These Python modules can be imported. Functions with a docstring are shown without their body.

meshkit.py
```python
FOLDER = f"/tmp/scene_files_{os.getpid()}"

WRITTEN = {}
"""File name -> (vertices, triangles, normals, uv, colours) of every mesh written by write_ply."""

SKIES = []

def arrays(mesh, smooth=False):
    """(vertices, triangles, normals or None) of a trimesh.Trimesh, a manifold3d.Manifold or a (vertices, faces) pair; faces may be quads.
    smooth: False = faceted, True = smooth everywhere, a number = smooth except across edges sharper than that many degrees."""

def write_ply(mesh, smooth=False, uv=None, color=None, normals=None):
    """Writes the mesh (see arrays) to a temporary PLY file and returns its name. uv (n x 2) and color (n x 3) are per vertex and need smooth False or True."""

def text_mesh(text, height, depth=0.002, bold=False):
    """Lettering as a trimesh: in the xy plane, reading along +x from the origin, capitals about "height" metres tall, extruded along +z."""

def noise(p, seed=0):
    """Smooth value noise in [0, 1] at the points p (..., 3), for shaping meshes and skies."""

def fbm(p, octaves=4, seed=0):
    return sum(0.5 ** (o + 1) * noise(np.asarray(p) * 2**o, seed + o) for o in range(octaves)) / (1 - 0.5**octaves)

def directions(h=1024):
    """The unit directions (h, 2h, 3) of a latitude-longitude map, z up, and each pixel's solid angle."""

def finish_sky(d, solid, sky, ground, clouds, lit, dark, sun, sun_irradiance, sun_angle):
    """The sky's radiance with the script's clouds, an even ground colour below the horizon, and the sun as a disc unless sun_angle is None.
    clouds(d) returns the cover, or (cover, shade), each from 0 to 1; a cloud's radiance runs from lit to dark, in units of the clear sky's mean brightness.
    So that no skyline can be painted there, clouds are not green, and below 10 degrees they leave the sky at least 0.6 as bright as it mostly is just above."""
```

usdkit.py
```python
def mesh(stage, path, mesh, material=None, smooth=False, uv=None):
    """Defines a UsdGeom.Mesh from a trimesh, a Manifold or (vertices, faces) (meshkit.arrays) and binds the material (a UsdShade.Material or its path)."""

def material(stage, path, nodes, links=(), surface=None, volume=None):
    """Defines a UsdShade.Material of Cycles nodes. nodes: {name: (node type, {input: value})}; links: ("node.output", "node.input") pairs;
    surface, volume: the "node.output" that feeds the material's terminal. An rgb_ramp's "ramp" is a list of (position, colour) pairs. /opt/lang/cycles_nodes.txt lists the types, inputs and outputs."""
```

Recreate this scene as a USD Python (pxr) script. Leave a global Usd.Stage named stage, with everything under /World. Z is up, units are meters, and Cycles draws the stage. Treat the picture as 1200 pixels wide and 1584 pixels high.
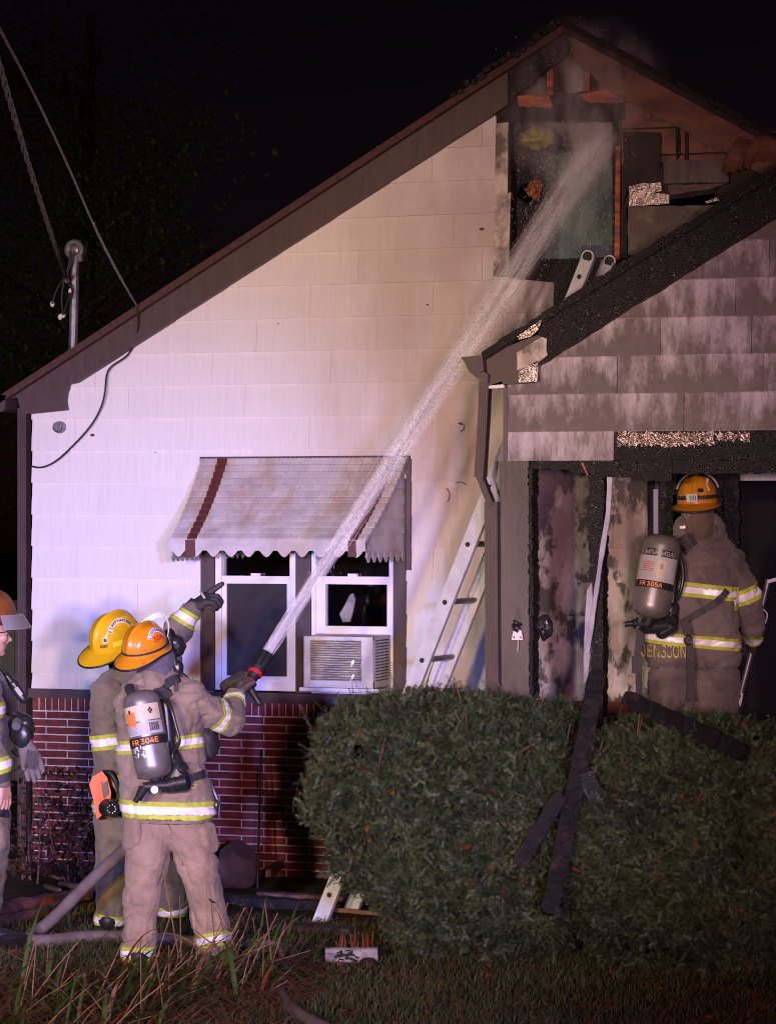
import math, random
import numpy as np
import trimesh
import manifold3d as m3
from shapely.geometry import Polygon, box as sbox, LineString
from shapely.ops import unary_union
from shapely import affinity
from pxr import Usd, UsdGeom, UsdLux, UsdShade, Gf, Sdf, Vt
import usdkit, meshkit

stage = Usd.Stage.CreateInMemory()
UsdGeom.SetStageUpAxis(stage, UsdGeom.Tokens.z)
UsdGeom.SetStageMetersPerUnit(stage, 1.0)
UsdGeom.Xform.Define(stage, '/World')
stage.SetDefaultPrim(stage.GetPrimAtPath('/World'))
UsdGeom.Scope.Define(stage, '/World/Looks')
rng = np.random.default_rng(7)
R = random.Random(5)

# ------------------------------------------------------------------ camera
# world: the gable wall lies in the plane y = 0, x runs along it from its left corner, z is up; the camera stands out on the street side (y < 0)
FOC, PSI, CAM = 4200.0, math.radians(18.7), np.array([7.89, -16.07, 2.32])
FWD = np.array([-math.sin(PSI), math.cos(PSI), 0.0])
RT = np.array([math.cos(PSI), math.sin(PSI), 0.0])
UP = np.array([0, 0, 1.0])
camera = UsdGeom.Camera.Define(stage, '/World/camera')
camera.CreateFocalLengthAttr(84.0)
camera.CreateHorizontalApertureAttr(24.0)
camera.CreateVerticalApertureAttr(31.68)
camera.CreateVerticalApertureOffsetAttr(-0.04)
camera.AddTranslateOp().Set(Gf.Vec3d(*CAM))
camera.AddRotateXYZOp().Set(Gf.Vec3f(90, 0, math.degrees(PSI)))
camera.CreateExposureAttr(0.0)

# ------------------------------------------------------------------ night sky, faint moonlight
M = {}
def material(name, nodes, links, surface=None, volume=None):
    M[name] = usdkit.material(stage, '/World/Looks/' + name, nodes, links, surface=surface, volume=volume)
    return M[name]

SUN_AZ, SUN_EL = math.radians(200), math.radians(24)
dome = UsdLux.DomeLight.Define(stage, '/World/sky')
dome.GetPrim().SetCustomDataByKey('kind', 'structure')
dome.CreateIntensityAttr(1.0)
material('night_sky', {
    's': ('sky_texture', {'sky_type': 'single_scattering', 'sun_disc': False, 'sun_elevation': SUN_EL, 'sun_rotation': SUN_AZ}),
    't': ('mix_color', {'blend_type': 'multiply', 'fac': 1.0, 'b': (1.35, 0.58, 0.80)}),
    'b': ('background_shader', {'strength': 0.0006})},
    [('s.color', 't.a'), ('t.result', 'b.color')], surface='b.background')
UsdShade.MaterialBindingAPI.Apply(dome.GetPrim()).Bind(M['night_sky'])
moon = UsdLux.DistantLight.Define(stage, '/World/moonlight')
moon.CreateIntensityAttr(0.006)
moon.CreateAngleAttr(0.5)
moon.CreateNormalizeAttr(True)
moon.CreateColorAttr(Gf.Vec3f(1.0, 0.93, 0.85))
moon.AddRotateXYZOp().Set(Gf.Vec3f(90 - math.degrees(SUN_EL), 0, -math.degrees(SUN_AZ) + 180))

# ------------------------------------------------------------------ the lit lamps of the fire engine parked in the street behind the photographer
def lamp(name, pos, target, color, intensity, radius, cone=None, soft=1.0):
    l = UsdLux.SphereLight.Define(stage, '/World/' + name)
    l.CreateRadiusAttr(radius)
    l.CreateIntensityAttr(intensity)
    l.CreateNormalizeAttr(True)
    l.CreateColorAttr(Gf.Vec3f(*color))
    if cone:
        sh = UsdLux.ShapingAPI.Apply(l.GetPrim())
        sh.CreateShapingConeAngleAttr(cone)
        sh.CreateShapingConeSoftnessAttr(soft)
    p, t = np.array(pos, float), np.array(target, float)
    d = (t - p) / np.linalg.norm(t - p)
    yaw, pitch = math.degrees(math.atan2(-d[0], d[1])), math.degrees(math.asin(d[2]))
    l.AddTranslateOp().Set(Gf.Vec3d(*pos))
    l.AddRotateXYZOp().Set(Gf.Vec3f(90 + pitch, 0, yaw))
    return l
for k, (x, z) in enumerate(((4.1, 2.65), (5.5, 2.85))):
    lamp('white_scene_lamp' + ('_001' if k else ''), (x, -17.6, z), (1.4, 0, 1.75), (1.0, 0.745, 0.57), 1450, 0.20, 15.5, 1.0)
lamp('blue_beacon', (10.8, -17.2, 2.75), (0.5, 0, 0.9), (0.34, 0.34, 1.0), 3200, 0.24, 10, 1.0)
lamp('blue_beacon_001', (1.0, -17.6, 2.75), (0.7, 0, 0.9), (0.30, 0.34, 1.0), 2600, 0.24, 10, 1.0)
lamp('red_beacon', (9.4, -17.2, 2.6), (2.4, 0, 2.1), (1.0, 0.36, 0.44), 860, 0.24, 20, 1.0)
lamp('white_scene_lamp_002', (9.0, -17.2, 2.3), (4.6, 0, 1.8), (0.92, 0.76, 1.0), 740, 0.20, 9, 1.0)
# ------------------------------------------------------------------ helpers
def ray(px, py): return FWD + RT * (px - 600.0) / FOC + UP * (790.0 - py) / FOC
def P(px, py, d=0.0):
    """The point that stands d metres in front of the gable wall, in the direction of the photograph's pixel."""
    r = ray(px, py); return CAM + r * ((-d - CAM[1]) / r[1])
def Pd(px, py, D): return CAM + ray(px, py) * D
def G(px, py, z=0.0):
    r = ray(px, py); return CAM + r * ((z - CAM[2]) / r[2])
def X0(px, d=0.0): return P(px, 790, d)[0]
def Z0(px, py, d=0.0): return P(px, py, d)[2]
def unit(v): v = np.asarray(v, float); return v / (np.linalg.norm(v) + 1e-12)

_taken = {}
def path_for(name, parent):
    base = (str(parent.GetPath()) if parent is not None else '/World') + '/' + name
    n = _taken.get(base, -1) + 1
    _taken[base] = n
    return base if n == 0 else '%s_%03d' % (base, n)
def tag(o, label=None, cat=None, group=None, kind=None):
    p = o.GetPrim() if hasattr(o, 'GetPrim') else o
    for k, v in (('label', label), ('category', cat), ('group', group), ('kind', kind)):
        if v: p.SetCustomDataByKey(k, v)
    return p
def thing(name, label=None, cat=None, group=None, kind=None, loc=None):
    x = UsdGeom.Xform.Define(stage, path_for(name, None))
    if loc is not None: x.AddTranslateOp().Set(Gf.Vec3d(*map(float, loc)))
    return tag(x, label, cat, group, kind)
def obj(name, mesh, mat, parent=None, smooth=False, kind=None, label=None):
    if isinstance(mesh, MB): mesh = mesh.mesh()
    if isinstance(mesh, m3.Manifold): mesh = tm(mesh)
    o = usdkit.mesh(stage, path_for(name, parent), mesh, M[mat], smooth=smooth)
    p = o.GetPrim()
    if kind: p.SetCustomDataByKey('kind', kind)
    if label: p.SetCustomDataByKey('label', label)
    return p
def tm(m):
    q = m.to_mesh(); return trimesh.Trimesh(q.vert_properties[:, :3], q.tri_verts, process=False)
def mf(t):
    return m3.Manifold(m3.Mesh(np.ascontiguousarray(t.vertices, np.float32), np.ascontiguousarray(t.faces, np.uint32)))

def frame_of(d, hint=(0, 0, 1.0)):
    w = unit(d); u = np.cross(hint, w)
    if np.linalg.norm(u) < 1e-4: u = np.cross((1.0, 0, 0), w)
    u = unit(u); return u, np.cross(w, u), w
class MB:
    """Collects shapes into one mesh."""
    def __init__(s): s.v, s.f, s.n = [], [], 0
    def add(s, v, f=None):
        if f is None:
            if isinstance(v, m3.Manifold): v = tm(v)
            v, f = v.vertices, v.faces
        s.v.append(np.asarray(v, float)); s.f.append(np.asarray(f) + s.n); s.n += len(v); return s
    def mesh(s): return trimesh.Trimesh(np.vstack(s.v), np.vstack(s.f), process=False)
    def box(s, c, size, u=None):
        """A box at c; u: its three axes as rows."""
        b = trimesh.creation.box(size); u = np.eye(3) if u is None else np.asarray(u)
        return s.add(b.vertices @ u + np.asarray(c), b.faces)
    def span(s, lo, hi):
        lo, hi = np.minimum(lo, hi), np.maximum(lo, hi)
        return s.box((lo + hi) / 2.0, hi - lo)
    def bar(s, p, q, w, h, hint=(0, 0, 1.0)):
        """A straight bar from p to q, w wide across the hint direction and h thick along it."""
        p, q = np.asarray(p, float), np.asarray(q, float)
        a, b, c = frame_of(q - p, hint)
        return s.box((p + q) / 2, (w, h, np.linalg.norm(q - p)), np.array([a, b, c]))
    def tube(s, pts, r, n=10, cap=True, flat=1.0, hint=(0, 0, 1.0)):
        pts = np.asarray(pts, float); r = np.broadcast_to(np.asarray(r, float), (len(pts),))
        t = np.gradient(pts, axis=0); t /= np.linalg.norm(t, axis=1, keepdims=True) + 1e-12
        u, rows = None, []
        a = np.arange(n) * 2 * np.pi / n
        for k in range(len(pts)):
            if u is None: u, v, _ = frame_of(t[k], hint)
            u = unit(u - t[k] * (u @ t[k])); v = np.cross(t[k], u)
            rows.append(pts[k] + r[k] * (np.cos(a)[:, None] * u + flat * np.sin(a)[:, None] * v))
        v = np.vstack(rows); L = len(pts); f = []
        for k in range(L - 1):
            for j in range(n):
                x, y = k * n + j, k * n + (j + 1) % n
                f += [(x, y, y + n), (x, y + n, x + n)]
        if cap:
            v = np.vstack([v, pts[0], pts[-1]]); m = L * n
            f += [(m, (j + 1) % n, j) for j in range(n)] + [(m + 1, (L - 1) * n + j, (L - 1) * n + (j + 1) % n) for j in range(n)]
        return s.add(v, np.array(f))
    def ribbon(s, pts, w, normal, t=0.004):
        """A strap of width w through pts; normal(s): the way its face looks."""
        pts = np.asarray(pts, float); nn = np.broadcast_to(np.asarray(normal, float), pts.shape)
        tg = np.gradient(pts, axis=0); rows = []
        for k in range(len(pts)):
            n = unit(nn[k]); c = unit(np.cross(tg[k], n)) * w / 2; n = unit(np.cross(c, tg[k])) * t / 2
            rows += [pts[k] - c - n, pts[k] + c - n, pts[k] + c + n, pts[k] - c + n]
        f = []
        for k in range(len(pts) - 1):
            for j in range(4):
                x, y = 4 * k + j, 4 * k + (j + 1) % 4
                f += [(x, y, y + 4), (x, y + 4, x + 4)]
        e = 4 * (len(pts) - 1)
        f += [(0, 2, 1), (0, 3, 2), (e, e + 1, e + 2), (e, e + 2, e + 3)]
        return s.add(np.vstack(rows), np.array(f))
def spline(pts, n=24):
    from scipy.interpolate import CubicSpline
    pts = np.asarray(pts, float); s = np.r_[0, np.cumsum(np.linalg.norm(np.diff(pts, axis=0), axis=1))]
    return CubicSpline(s, pts)(np.linspace(0, s[-1], n))
def curl_in(m, amp, scale, seed=0, stretch=(1, 1, 1)):
    """Displaces a fine mesh along its normals by noise."""
    m = m.copy(); n = m.vertex_normals
    m.vertices = m.vertices + n * (amp * 2 * (meshkit.fbm(m.vertices * scale * np.asarray(stretch), 3, seed) - 0.5))[:, None]
    return m
def wall_piece(poly, front, back, rough=0.0, seed=0):
    """A sheet parallel to the gable wall: outline in (x, z), front(x, z) and back metres in front of the wall plane."""
    out = []
    for g in getattr(poly, 'geoms', [poly]):
        if g.is_empty or g.area < 1e-5 or g.geom_type != 'Polygon': continue
        m = trimesh.creation.extrude_polygon(g, 1.0, engine='earcut')
        v = m.vertices; x, z = v[:, 0], v[:, 1]
        fr = front(x, z) if callable(front) else np.full(len(v), float(front))
        y = -np.where(v[:, 2] > 0.5, fr, back)
        out.append(trimesh.Trimesh(np.stack([x, y, z], 1), m.faces, process=False))
    return trimesh.util.concatenate(out) if out else None
def ppoly(pts, d=0.0):
    """Photograph pixels to an outline in the plane d in front of the wall."""
    return Polygon([(lambda q: (q[0], q[2]))(P(a, b, d)) for a, b in pts])
def ragged(pts, amp, step, seed, closed=True):
    """A burnt edge: the outline pts (x, z) with small teeth."""
    r = random.Random(seed); out = []
    pts = [np.array(p, float) for p in pts]
    for a, b in zip(pts, pts[1:] + pts[:1] if closed else pts[1:]):
        n = max(1, int(np.linalg.norm(b - a) / step))
        for k in range(n):
            out.append(a + (b - a) * k / n + (np.array([r.uniform(-amp, amp), r.uniform(-amp, amp)]) if k else 0))
    if not closed: out.append(pts[-1])
    g = Polygon(out)
    return g if g.is_valid else g.buffer(0)

# ------------------------------------------------------------------ materials
def std(name, col, col2=None, scale=6.0, stretch=(1, 1, 1), lo=0.35, hi=0.65, detail=5.0, rough=0.6, rough2=None, bump=0.0, bscale=60.0, bstretch=(1, 1, 1),
        metal=0.0, spec=0.4, vary=0.0, layers=(), coat=0.0, sheen=0.0, trans=0.0, bdist=0.004):
    """A principled surface: two colours mixed by noise (in metres), per-piece brightness, stain layers (colour, scale, stretch, lo, hi, strength[, mask nodes])."""
    n = {'g': ('geometry', {}), 'mp': ('mapping', {'scale': stretch}), 'nz': ('noise_texture', {'scale': scale, 'detail': detail, 'roughness': 0.6}),
         'r': ('map_range', {'from_min': lo, 'from_max': hi, 'clamp': True}), 'mx': ('mix_color', {'a': col, 'b': col2 if col2 is not None else col}),
         'p': ('principled_bsdf', {'roughness': rough, 'metallic': metal, 'specular_ior_level': spec, 'coat_weight': coat, 'sheen_weight': sheen})}
    l = [('g.position', 'mp.vector'), ('mp.vector', 'nz.vector'), ('nz.fac', 'r.value'), ('r.result', 'mx.fac')]
    last = 'mx.result'
    for k, lay in enumerate(layers):
        c, sc, st, a, b, amount = lay[:6]
        n.update({f'm{k}': ('mapping', {'scale': st, 'location': (k * 3.1, k * 1.7, k * 2.3)}), f'n{k}': ('noise_texture', {'scale': sc, 'detail': 4.0, 'roughness': 0.62}),
                  f'r{k}': ('map_range', {'from_min': a, 'from_max': b, 'to_max': amount, 'clamp': True}), f'x{k}': ('mix_color', {'b': c})})
        l += [('g.position', f'm{k}.vector'), (f'm{k}.vector', f'n{k}.vector'), (f'n{k}.fac', f'r{k}.value')]
        src = f'r{k}.result'
        if len(lay) > 6:   # only near a place: (centre, inner radius, outer radius, axis stretch)
            ce, r0, r1, ax = lay[6]
            n.update({f'd{k}': ('mapping', {'location': tuple(-np.asarray(ce) * np.asarray(ax)), 'scale': ax}), f'l{k}': ('vector_math', {'math_type': 'length'}),
                      f'q{k}': ('map_range', {'from_min': r1, 'from_max': r0, 'clamp': True, 'range_type': 'smoothstep'}), f't{k}': ('math', {'math_type': 'multiply'})})
            l += [('g.position', f'd{k}.vector'), (f'd{k}.vector', f'l{k}.vector1'), (f'l{k}.value', f'q{k}.value'), (f'q{k}.result', f't{k}.value1'), (src, f't{k}.value2')]
            src = f't{k}.value'
        l += [(last, f'x{k}.a'), (src, f'x{k}.fac')]
        last = f'x{k}.result'
    if vary:
        n.update({'oi': ('object_info', {}), 'vr': ('map_range', {'to_min': 1 - vary, 'to_max': 1 + vary}), 'vm': ('vector_math', {'math_type': 'scale'})})
        l += [('oi.random', 'vr.value'), (last, 'vm.vector1'), ('vr.result', 'vm.scale')]
        last = 'vm.vector'
    l.append((last, 'p.base_color'))
    if rough2 is not None:
        n['rr'] = ('map_range', {'from_min': lo, 'from_max': hi, 'to_min': rough, 'to_max': rough2, 'clamp': True}); l += [('nz.fac', 'rr.value'), ('rr.result', 'p.roughness')]
    if bump:
        n.update({'bm': ('mapping', {'scale': bstretch}), 'bn': ('noise_texture', {'scale': bscale, 'detail': 4.0, 'roughness': 0.65}), 'b': ('bump', {'strength': bump, 'distance': bdist})})
        l += [('g.position', 'bm.vector'), ('bm.vector', 'bn.vector'), ('bn.fac', 'b.height'), ('b.normal', 'p.normal')]
    surf = 'p.BSDF'
    if trans:
        n.update({'tr': ('translucent_bsdf', {}), 'ms': ('mix_closure', {'fac': trans})}); l += [(last, 'tr.color'), ('p.BSDF', 'ms.closure1'), ('tr.BSDF', 'ms.closure2')]; surf = 'ms.closure'
    return material(name, n, l, surf)
SOOT_C = (3.95, 0.0, 3.75)
std('siding', (0.72, 0.69, 0.66), (0.655, 0.62, 0.59), 9, (6, 1, 0.35), 0.4, 0.75, rough=0.62, spec=0.3, bump=0.25, bscale=90, bstretch=(6, 1, 0.5), vary=0.025, layers=(
    ((0.46, 0.33, 0.18), 2.2, (1.3, 1, 0.25), 0.40, 0.62, 0.60, ((2.75, 0, 2.35), 0.3, 1.3, (1, 0.1, 0.75))),
    ((0.34, 0.24, 0.22), 1.6, (1, 1, 0.6), 0.22, 0.55, 0.72, (SOOT_C, 0.75, 2.6, (1, 0.1, 0.8))),
    ((0.05, 0.038, 0.03), 3.0, (2, 1, 0.7), 0.3, 0.6, 0.95, ((3.60, 0, 3.40), 0.15, 0.75, (1, 0.1, 1.2))),
    ((0.16, 0.10, 0.075), 3.0, (1.6, 1, 0.6), 0.30, 0.60, 0.8, ((4.0, 0, 1.7), 0.40, 0.85, (1, 0.1, 0.4))),
    ((0.02, 0.015, 0.012), 7.0, (1.2, 1, 0.6), 0.48, 0.56, 0.85, ((3.95, 0, 1.7), 0.55, 1.0, (1, 0.1, 0.75)))))
std('sooty_siding', (0.62, 0.56, 0.54), (0.46, 0.40, 0.39), 6, (5, 1, 0.6), 0.35, 0.7, rough=0.55, spec=0.3, bump=0.3, bscale=80, bstretch=(6, 1, 0.5), vary=0.10, layers=(
    ((0.13, 0.095, 0.085), 4.6, (1.5, 1, 1.0), 0.45, 0.58, 0.92), ((0.07, 0.05, 0.05), 16, (2.6, 1, 0.55), 0.55, 0.62, 0.8), ((0.06, 0.045, 0.04), 3.0, (1, 1, 1), 0.3, 0.6, 0.85, ((3.55, -1.5, 2.95), 0.1, 0.55, (1, 0.2, 0.8)))))
std('soot_drip', (0.10, 0.072, 0.065), (0.05, 0.037, 0.034), 30, rough=0.6)
std('sheathing', (0.02, 0.016, 0.014), (0.035, 0.028, 0.022), 12, rough=0.8)
std('brick', (0.19, 0.042, 0.034), (0.11, 0.026, 0.024), 22, rough=0.75, spec=0.25, bump=0.5, bscale=120, vary=0.28)
std('mortar', (0.62, 0.60, 0.58), (0.5, 0.48, 0.46), 25, rough=0.9, spec=0.1, bump=0.4, bscale=200)
std('brown_trim', (0.080, 0.050, 0.046), (0.058, 0.037, 0.034), 7, (4, 1, 0.6), rough=0.5, spec=0.4, bump=0.15, bscale=70)
std('roof_shingle', (0.085, 0.037, 0.034), (0.05, 0.023, 0.023), 40, rough=0.85, bump=0.6, bscale=150)
std('white_vinyl', (0.76, 0.745, 0.73), (0.68, 0.66, 0.64), 10, rough=0.4, spec=0.45)
def charred(name, a, b, r0, r1, sc):
    """Alligatored charcoal: small wet blocks between cracks."""
    material(name, {'g': ('geometry', {}), 'nz': ('noise_texture', {'scale': 14.0, 'detail': 5.0}), 'vo': ('voronoi_texture', {'feature': 'distance_to_edge', 'scale': sc}), 'fn': ('noise_texture', {'scale': 160.0, 'detail': 3.0}), 'vr': ('map_range', {'from_max': 0.25, 'clamp': True}), 'ad': ('math', {'math_type': 'multiply_add', 'value2': 0.35}),
        'mx': ('mix_color', {'a': a, 'b': b}), 'rr': ('map_range', {'from_min': 0.35, 'from_max': 0.65, 'to_min': r0, 'to_max': r1, 'clamp': True}), 'bp': ('bump', {'strength': 0.6, 'distance': 0.005}), 'p': ('principled_bsdf', {'specular_ior_level': 0.45})},
        [('g.position', 'nz.vector'), ('g.position', 'vo.vector'), ('g.position', 'fn.vector'), ('vo.distance', 'vr.value'), ('fn.fac', 'ad.value1'), ('vr.result', 'ad.value3'), ('ad.value', 'bp.height'), ('bp.normal', 'p.normal'), ('nz.fac', 'mx.fac'), ('mx.result', 'p.base_color'), ('nz.fac', 'rr.value'), ('rr.result', 'p.roughness')], 'p.BSDF')
charred('char', (0.006, 0.0055, 0.006), (0.014, 0.012, 0.012), 0.38, 0.75, 75.0)
std('char_plank', (0.010, 0.0075, 0.008), (0.005, 0.004, 0.0045), 9, (1, 1, 1), rough=0.7, spec=0.2, bump=0.7, bscale=55, bdist=0.006, layers=(((0.06, 0.03, 0.03), 6, (1, 1, 1), 0.55, 0.7, 0.7),))
std('attic_blue', (0.045, 0.055, 0.085), (0.02, 0.026, 0.045), 8, (3, 1, 1), rough=0.5)
std('char_soft', (0.030, 0.022, 0.021), (0.014, 0.011, 0.011), 8, (1, 1, 0.3), rough=0.7, spec=0.3, bump=0.6, bscale=40)
std('sooty_post', (0.115, 0.088, 0.078), (0.06, 0.045, 0.04), 5, (1, 1, 0.3), 0.3, 0.7, rough=0.5, bump=0.25, bscale=50, bstretch=(3, 3, 0.5), layers=(((0.02, 0.016, 0.016), 3.5, (2, 1, 0.4), 0.5, 0.62, 0.8),))
std('burnt_orange_wood', (0.42, 0.11, 0.035), (0.12, 0.035, 0.02), 9, (0.6, 1, 3), rough=0.55, bump=0.4, bscale=60, bstretch=(1, 1, 4))
std('scorched_board', (0.19, 0.086, 0.048), (0.10, 0.044, 0.026), 4, (0.5, 1, 2.2), rough=0.6, bump=0.3, bscale=50, bstretch=(0.5, 1, 4), layers=(((0.015, 0.01, 0.01), 5, (1, 1, 1), 0.52, 0.66, 0.85),))
std('grey_scorched_board', (0.10, 0.072, 0.05), (0.05, 0.035, 0.026), 7, rough=0.6, bump=0.4, bscale=40, layers=(((0.20, 0.15, 0.10), 12, (1, 1, 1), 0.5, 0.7, 0.6),))
std('foil', (0.75, 0.66, 0.58), (0.4, 0.33, 0.28), 30, rough=0.34, metal=1.0, bump=1.0, bscale=26, bdist=0.02)
std('jamb_white', (0.55, 0.47, 0.42), (0.12, 0.09, 0.08), 7, (1, 1, 0.8), 0.42, 0.62, rough=0.3, spec=0.6, bump=0.5, bscale=50)
std('aluminium', (0.64, 0.65, 0.67), (0.52, 0.53, 0.55), 14, rough=0.4, metal=0.25, bump=0.1, bscale=80)
std('awning_white', (0.55, 0.51, 0.49), (0.40, 0.36, 0.34), 7, rough=0.5, layers=(((0.36, 0.22, 0.10), 3.5, (1.4, 0.6, 0.4), 0.5, 0.65, 0.6), ((0.12, 0.08, 0.07), 60, (1, 1, 1), 0.66, 0.7, 0.8)))
std('awning_brown', (0.12, 0.032, 0.024), (0.07, 0.022, 0.018), 30, rough=0.5)
std('steel_pipe', (0.33, 0.33, 0.36), (0.2, 0.2, 0.22), 12, rough=0.45, metal=0.7)
std('black_rubber', (0.012, 0.012, 0.013), (0.02, 0.02, 0.022), 30, rough=0.5)
std('black_plastic', (0.016, 0.016, 0.018), (0.024, 0.024, 0.026), 30, rough=0.32, spec=0.5)
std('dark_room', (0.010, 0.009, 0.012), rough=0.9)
std('room_green', (0.16, 0.22, 0.205), (0.06, 0.09, 0.09), 4, (2.2, 1, 0.7), rough=0.5, layers=(((0.10, 0.13, 0.12), 40, (1.5, 1, 0.25), 0.60, 0.7, 0.7),))
std('yellow_insulation', (0.36, 0.36, 0.06), (0.20, 0.19, 0.04), 20, rough=0.9, bump=0.8, bscale=60)
std('orange_cloth', (0.35, 0.12, 0.04), (0.2, 0.06, 0.02), 12, rough=0.8)
std('ac_plastic', (0.62, 0.60, 0.56), (0.50, 0.48, 0.44), 14, rough=0.45)
std('ac_fin', (0.42, 0.38, 0.30), (0.26, 0.23, 0.18), 16, (1, 1, 3), rough=0.4, metal=0.4)
std('cable', (0.02, 0.018, 0.02), rough=0.5)
std('blue_white_trim', (0.42, 0.40, 0.52), (0.26, 0.24, 0.34), 8, rough=0.4)
# window glass: clear, with a reflecting skin
material('glass', {'f': ('fresnel', {'IOR': 1.5}), 't': ('transparent_bsdf', {'color': (0.86, 0.88, 0.9)}), 'g': ('glossy_bsdf', {'roughness': 0.03, 'color': (0.9, 0.9, 0.9)}), 'm': ('mix_closure', {})},
         [('f.fac', 'm.fac'), ('t.BSDF', 'm.closure1'), ('g.BSDF', 'm.closure2')], 'm.closure')
material('insect_screen', {'t': ('transparent_bsdf', {}), 'd': ('diffuse_bsdf', {'color': (0.055, 0.05, 0.055)}), 'm': ('mix_closure', {'fac': 0.72})},
         [('t.BSDF', 'm.closure1'), ('d.BSDF', 'm.closure2')], 'm.closure')

# ------------------------------------------------------------------ ground
def ground_z(x, y):
    x, y = np.asarray(x, float), np.asarray(y, float)
    p = np.stack([x, y, 0 * x], -1)
    return 0.045 * (meshkit.fbm(p * 0.8, 3, 11) - 0.5) * 2 * np.clip((-y - 0.3) / 1.0, 0, 1)
gx = np.r_[np.linspace(-60, -3, 12), np.linspace(-2.6, 9, 120), np.linspace(10, 70, 12)]
gy = np.r_[np.linspace(-60, -8, 12), np.linspace(-7.5, 0.5, 90), np.linspace(2, 120, 14)]
GX, GY = np.meshgrid(gx, gy, indexing='ij')
gv = np.stack([GX, GY, ground_z(GX, GY)], -1).reshape(-1, 3)
ii, jj = np.meshgrid(np.arange(len(gx) - 1), np.arange(len(gy) - 1), indexing='ij'); k = ii * len(gy) + jj
gf = np.stack([k, k + len(gy), k + len(gy) + 1, k + 1], -1).reshape(-1, 4)
std('soil', (0.045, 0.034, 0.022), (0.065, 0.046, 0.027), 9, rough=0.95, spec=0.1, bump=0.8, bscale=30, bdist=0.02, layers=(((0.02, 0.03, 0.008), 3, (1, 1, 1), 0.4, 0.6, 0.7),))
tag(obj('lawn_ground', (gv, gf), 'soil', smooth=True), kind='structure')
# ------------------------------------------------------------------ the house
S, RX, RZ = 0.581, 3.618, 5.275
def roof_z(x): return RZ - S * np.abs(np.asarray(x) - RX)
house = thing('house', 'white sided gabled house with a brick base and a fire-gutted attic and porch', 'house')
DOOR = sbox(4.27, 0.70, 5.10, 2.50)
WIN = sbox(X0(334), Z0(400, 1070), X0(612), 2.50)
gable = Polygon([(0, 1.16), (7.236, 1.16), (7.236, roof_z(7.236) - 0.06), (RX, RZ - 0.06), (0, roof_z(0) - 0.06)])
burnt = Polygon([(X0(769), Z0(769, 428)), (X0(769), 6), (7.5, 6), (7.5, Z0(857, 500)), (X0(857), Z0(857, 500)), (X0(857), Z0(857, 437)), (X0(769), Z0(769, 428))])
ATTIC = ppoly([(789, 182), (951, 182), (951, 404), (789, 404)])
VENT = ppoly([(800, 148), (848, 88), (905, 86), (962, 120), (962, 148)])
core = Polygon([(0, 0), (7.236, 0), (7.236, roof_z(7.236) - 0.07), (RX, RZ - 0.07), (0, roof_z(0) - 0.07)]).difference(unary_union([DOOR, WIN.buffer(0.002), ATTIC, VENT]))
upper = core.intersection(sbox(-1, 1.16, 9, 9)); lower = core.intersection(sbox(-1, -1, 9, 1.16))
obj('sheathing', wall_piece(upper, 0.0, -0.14), 'sheathing', house)
obj('mortar', wall_piece(lower.intersection(sbox(-1, -1, 2.752, 2)), 0.0, -0.14), 'mortar', house)
obj('brick_base', wall_piece(lower.intersection(sbox(2.752, -1, 9, 2)), 0.0, -0.14), 'brick', house)
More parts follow.
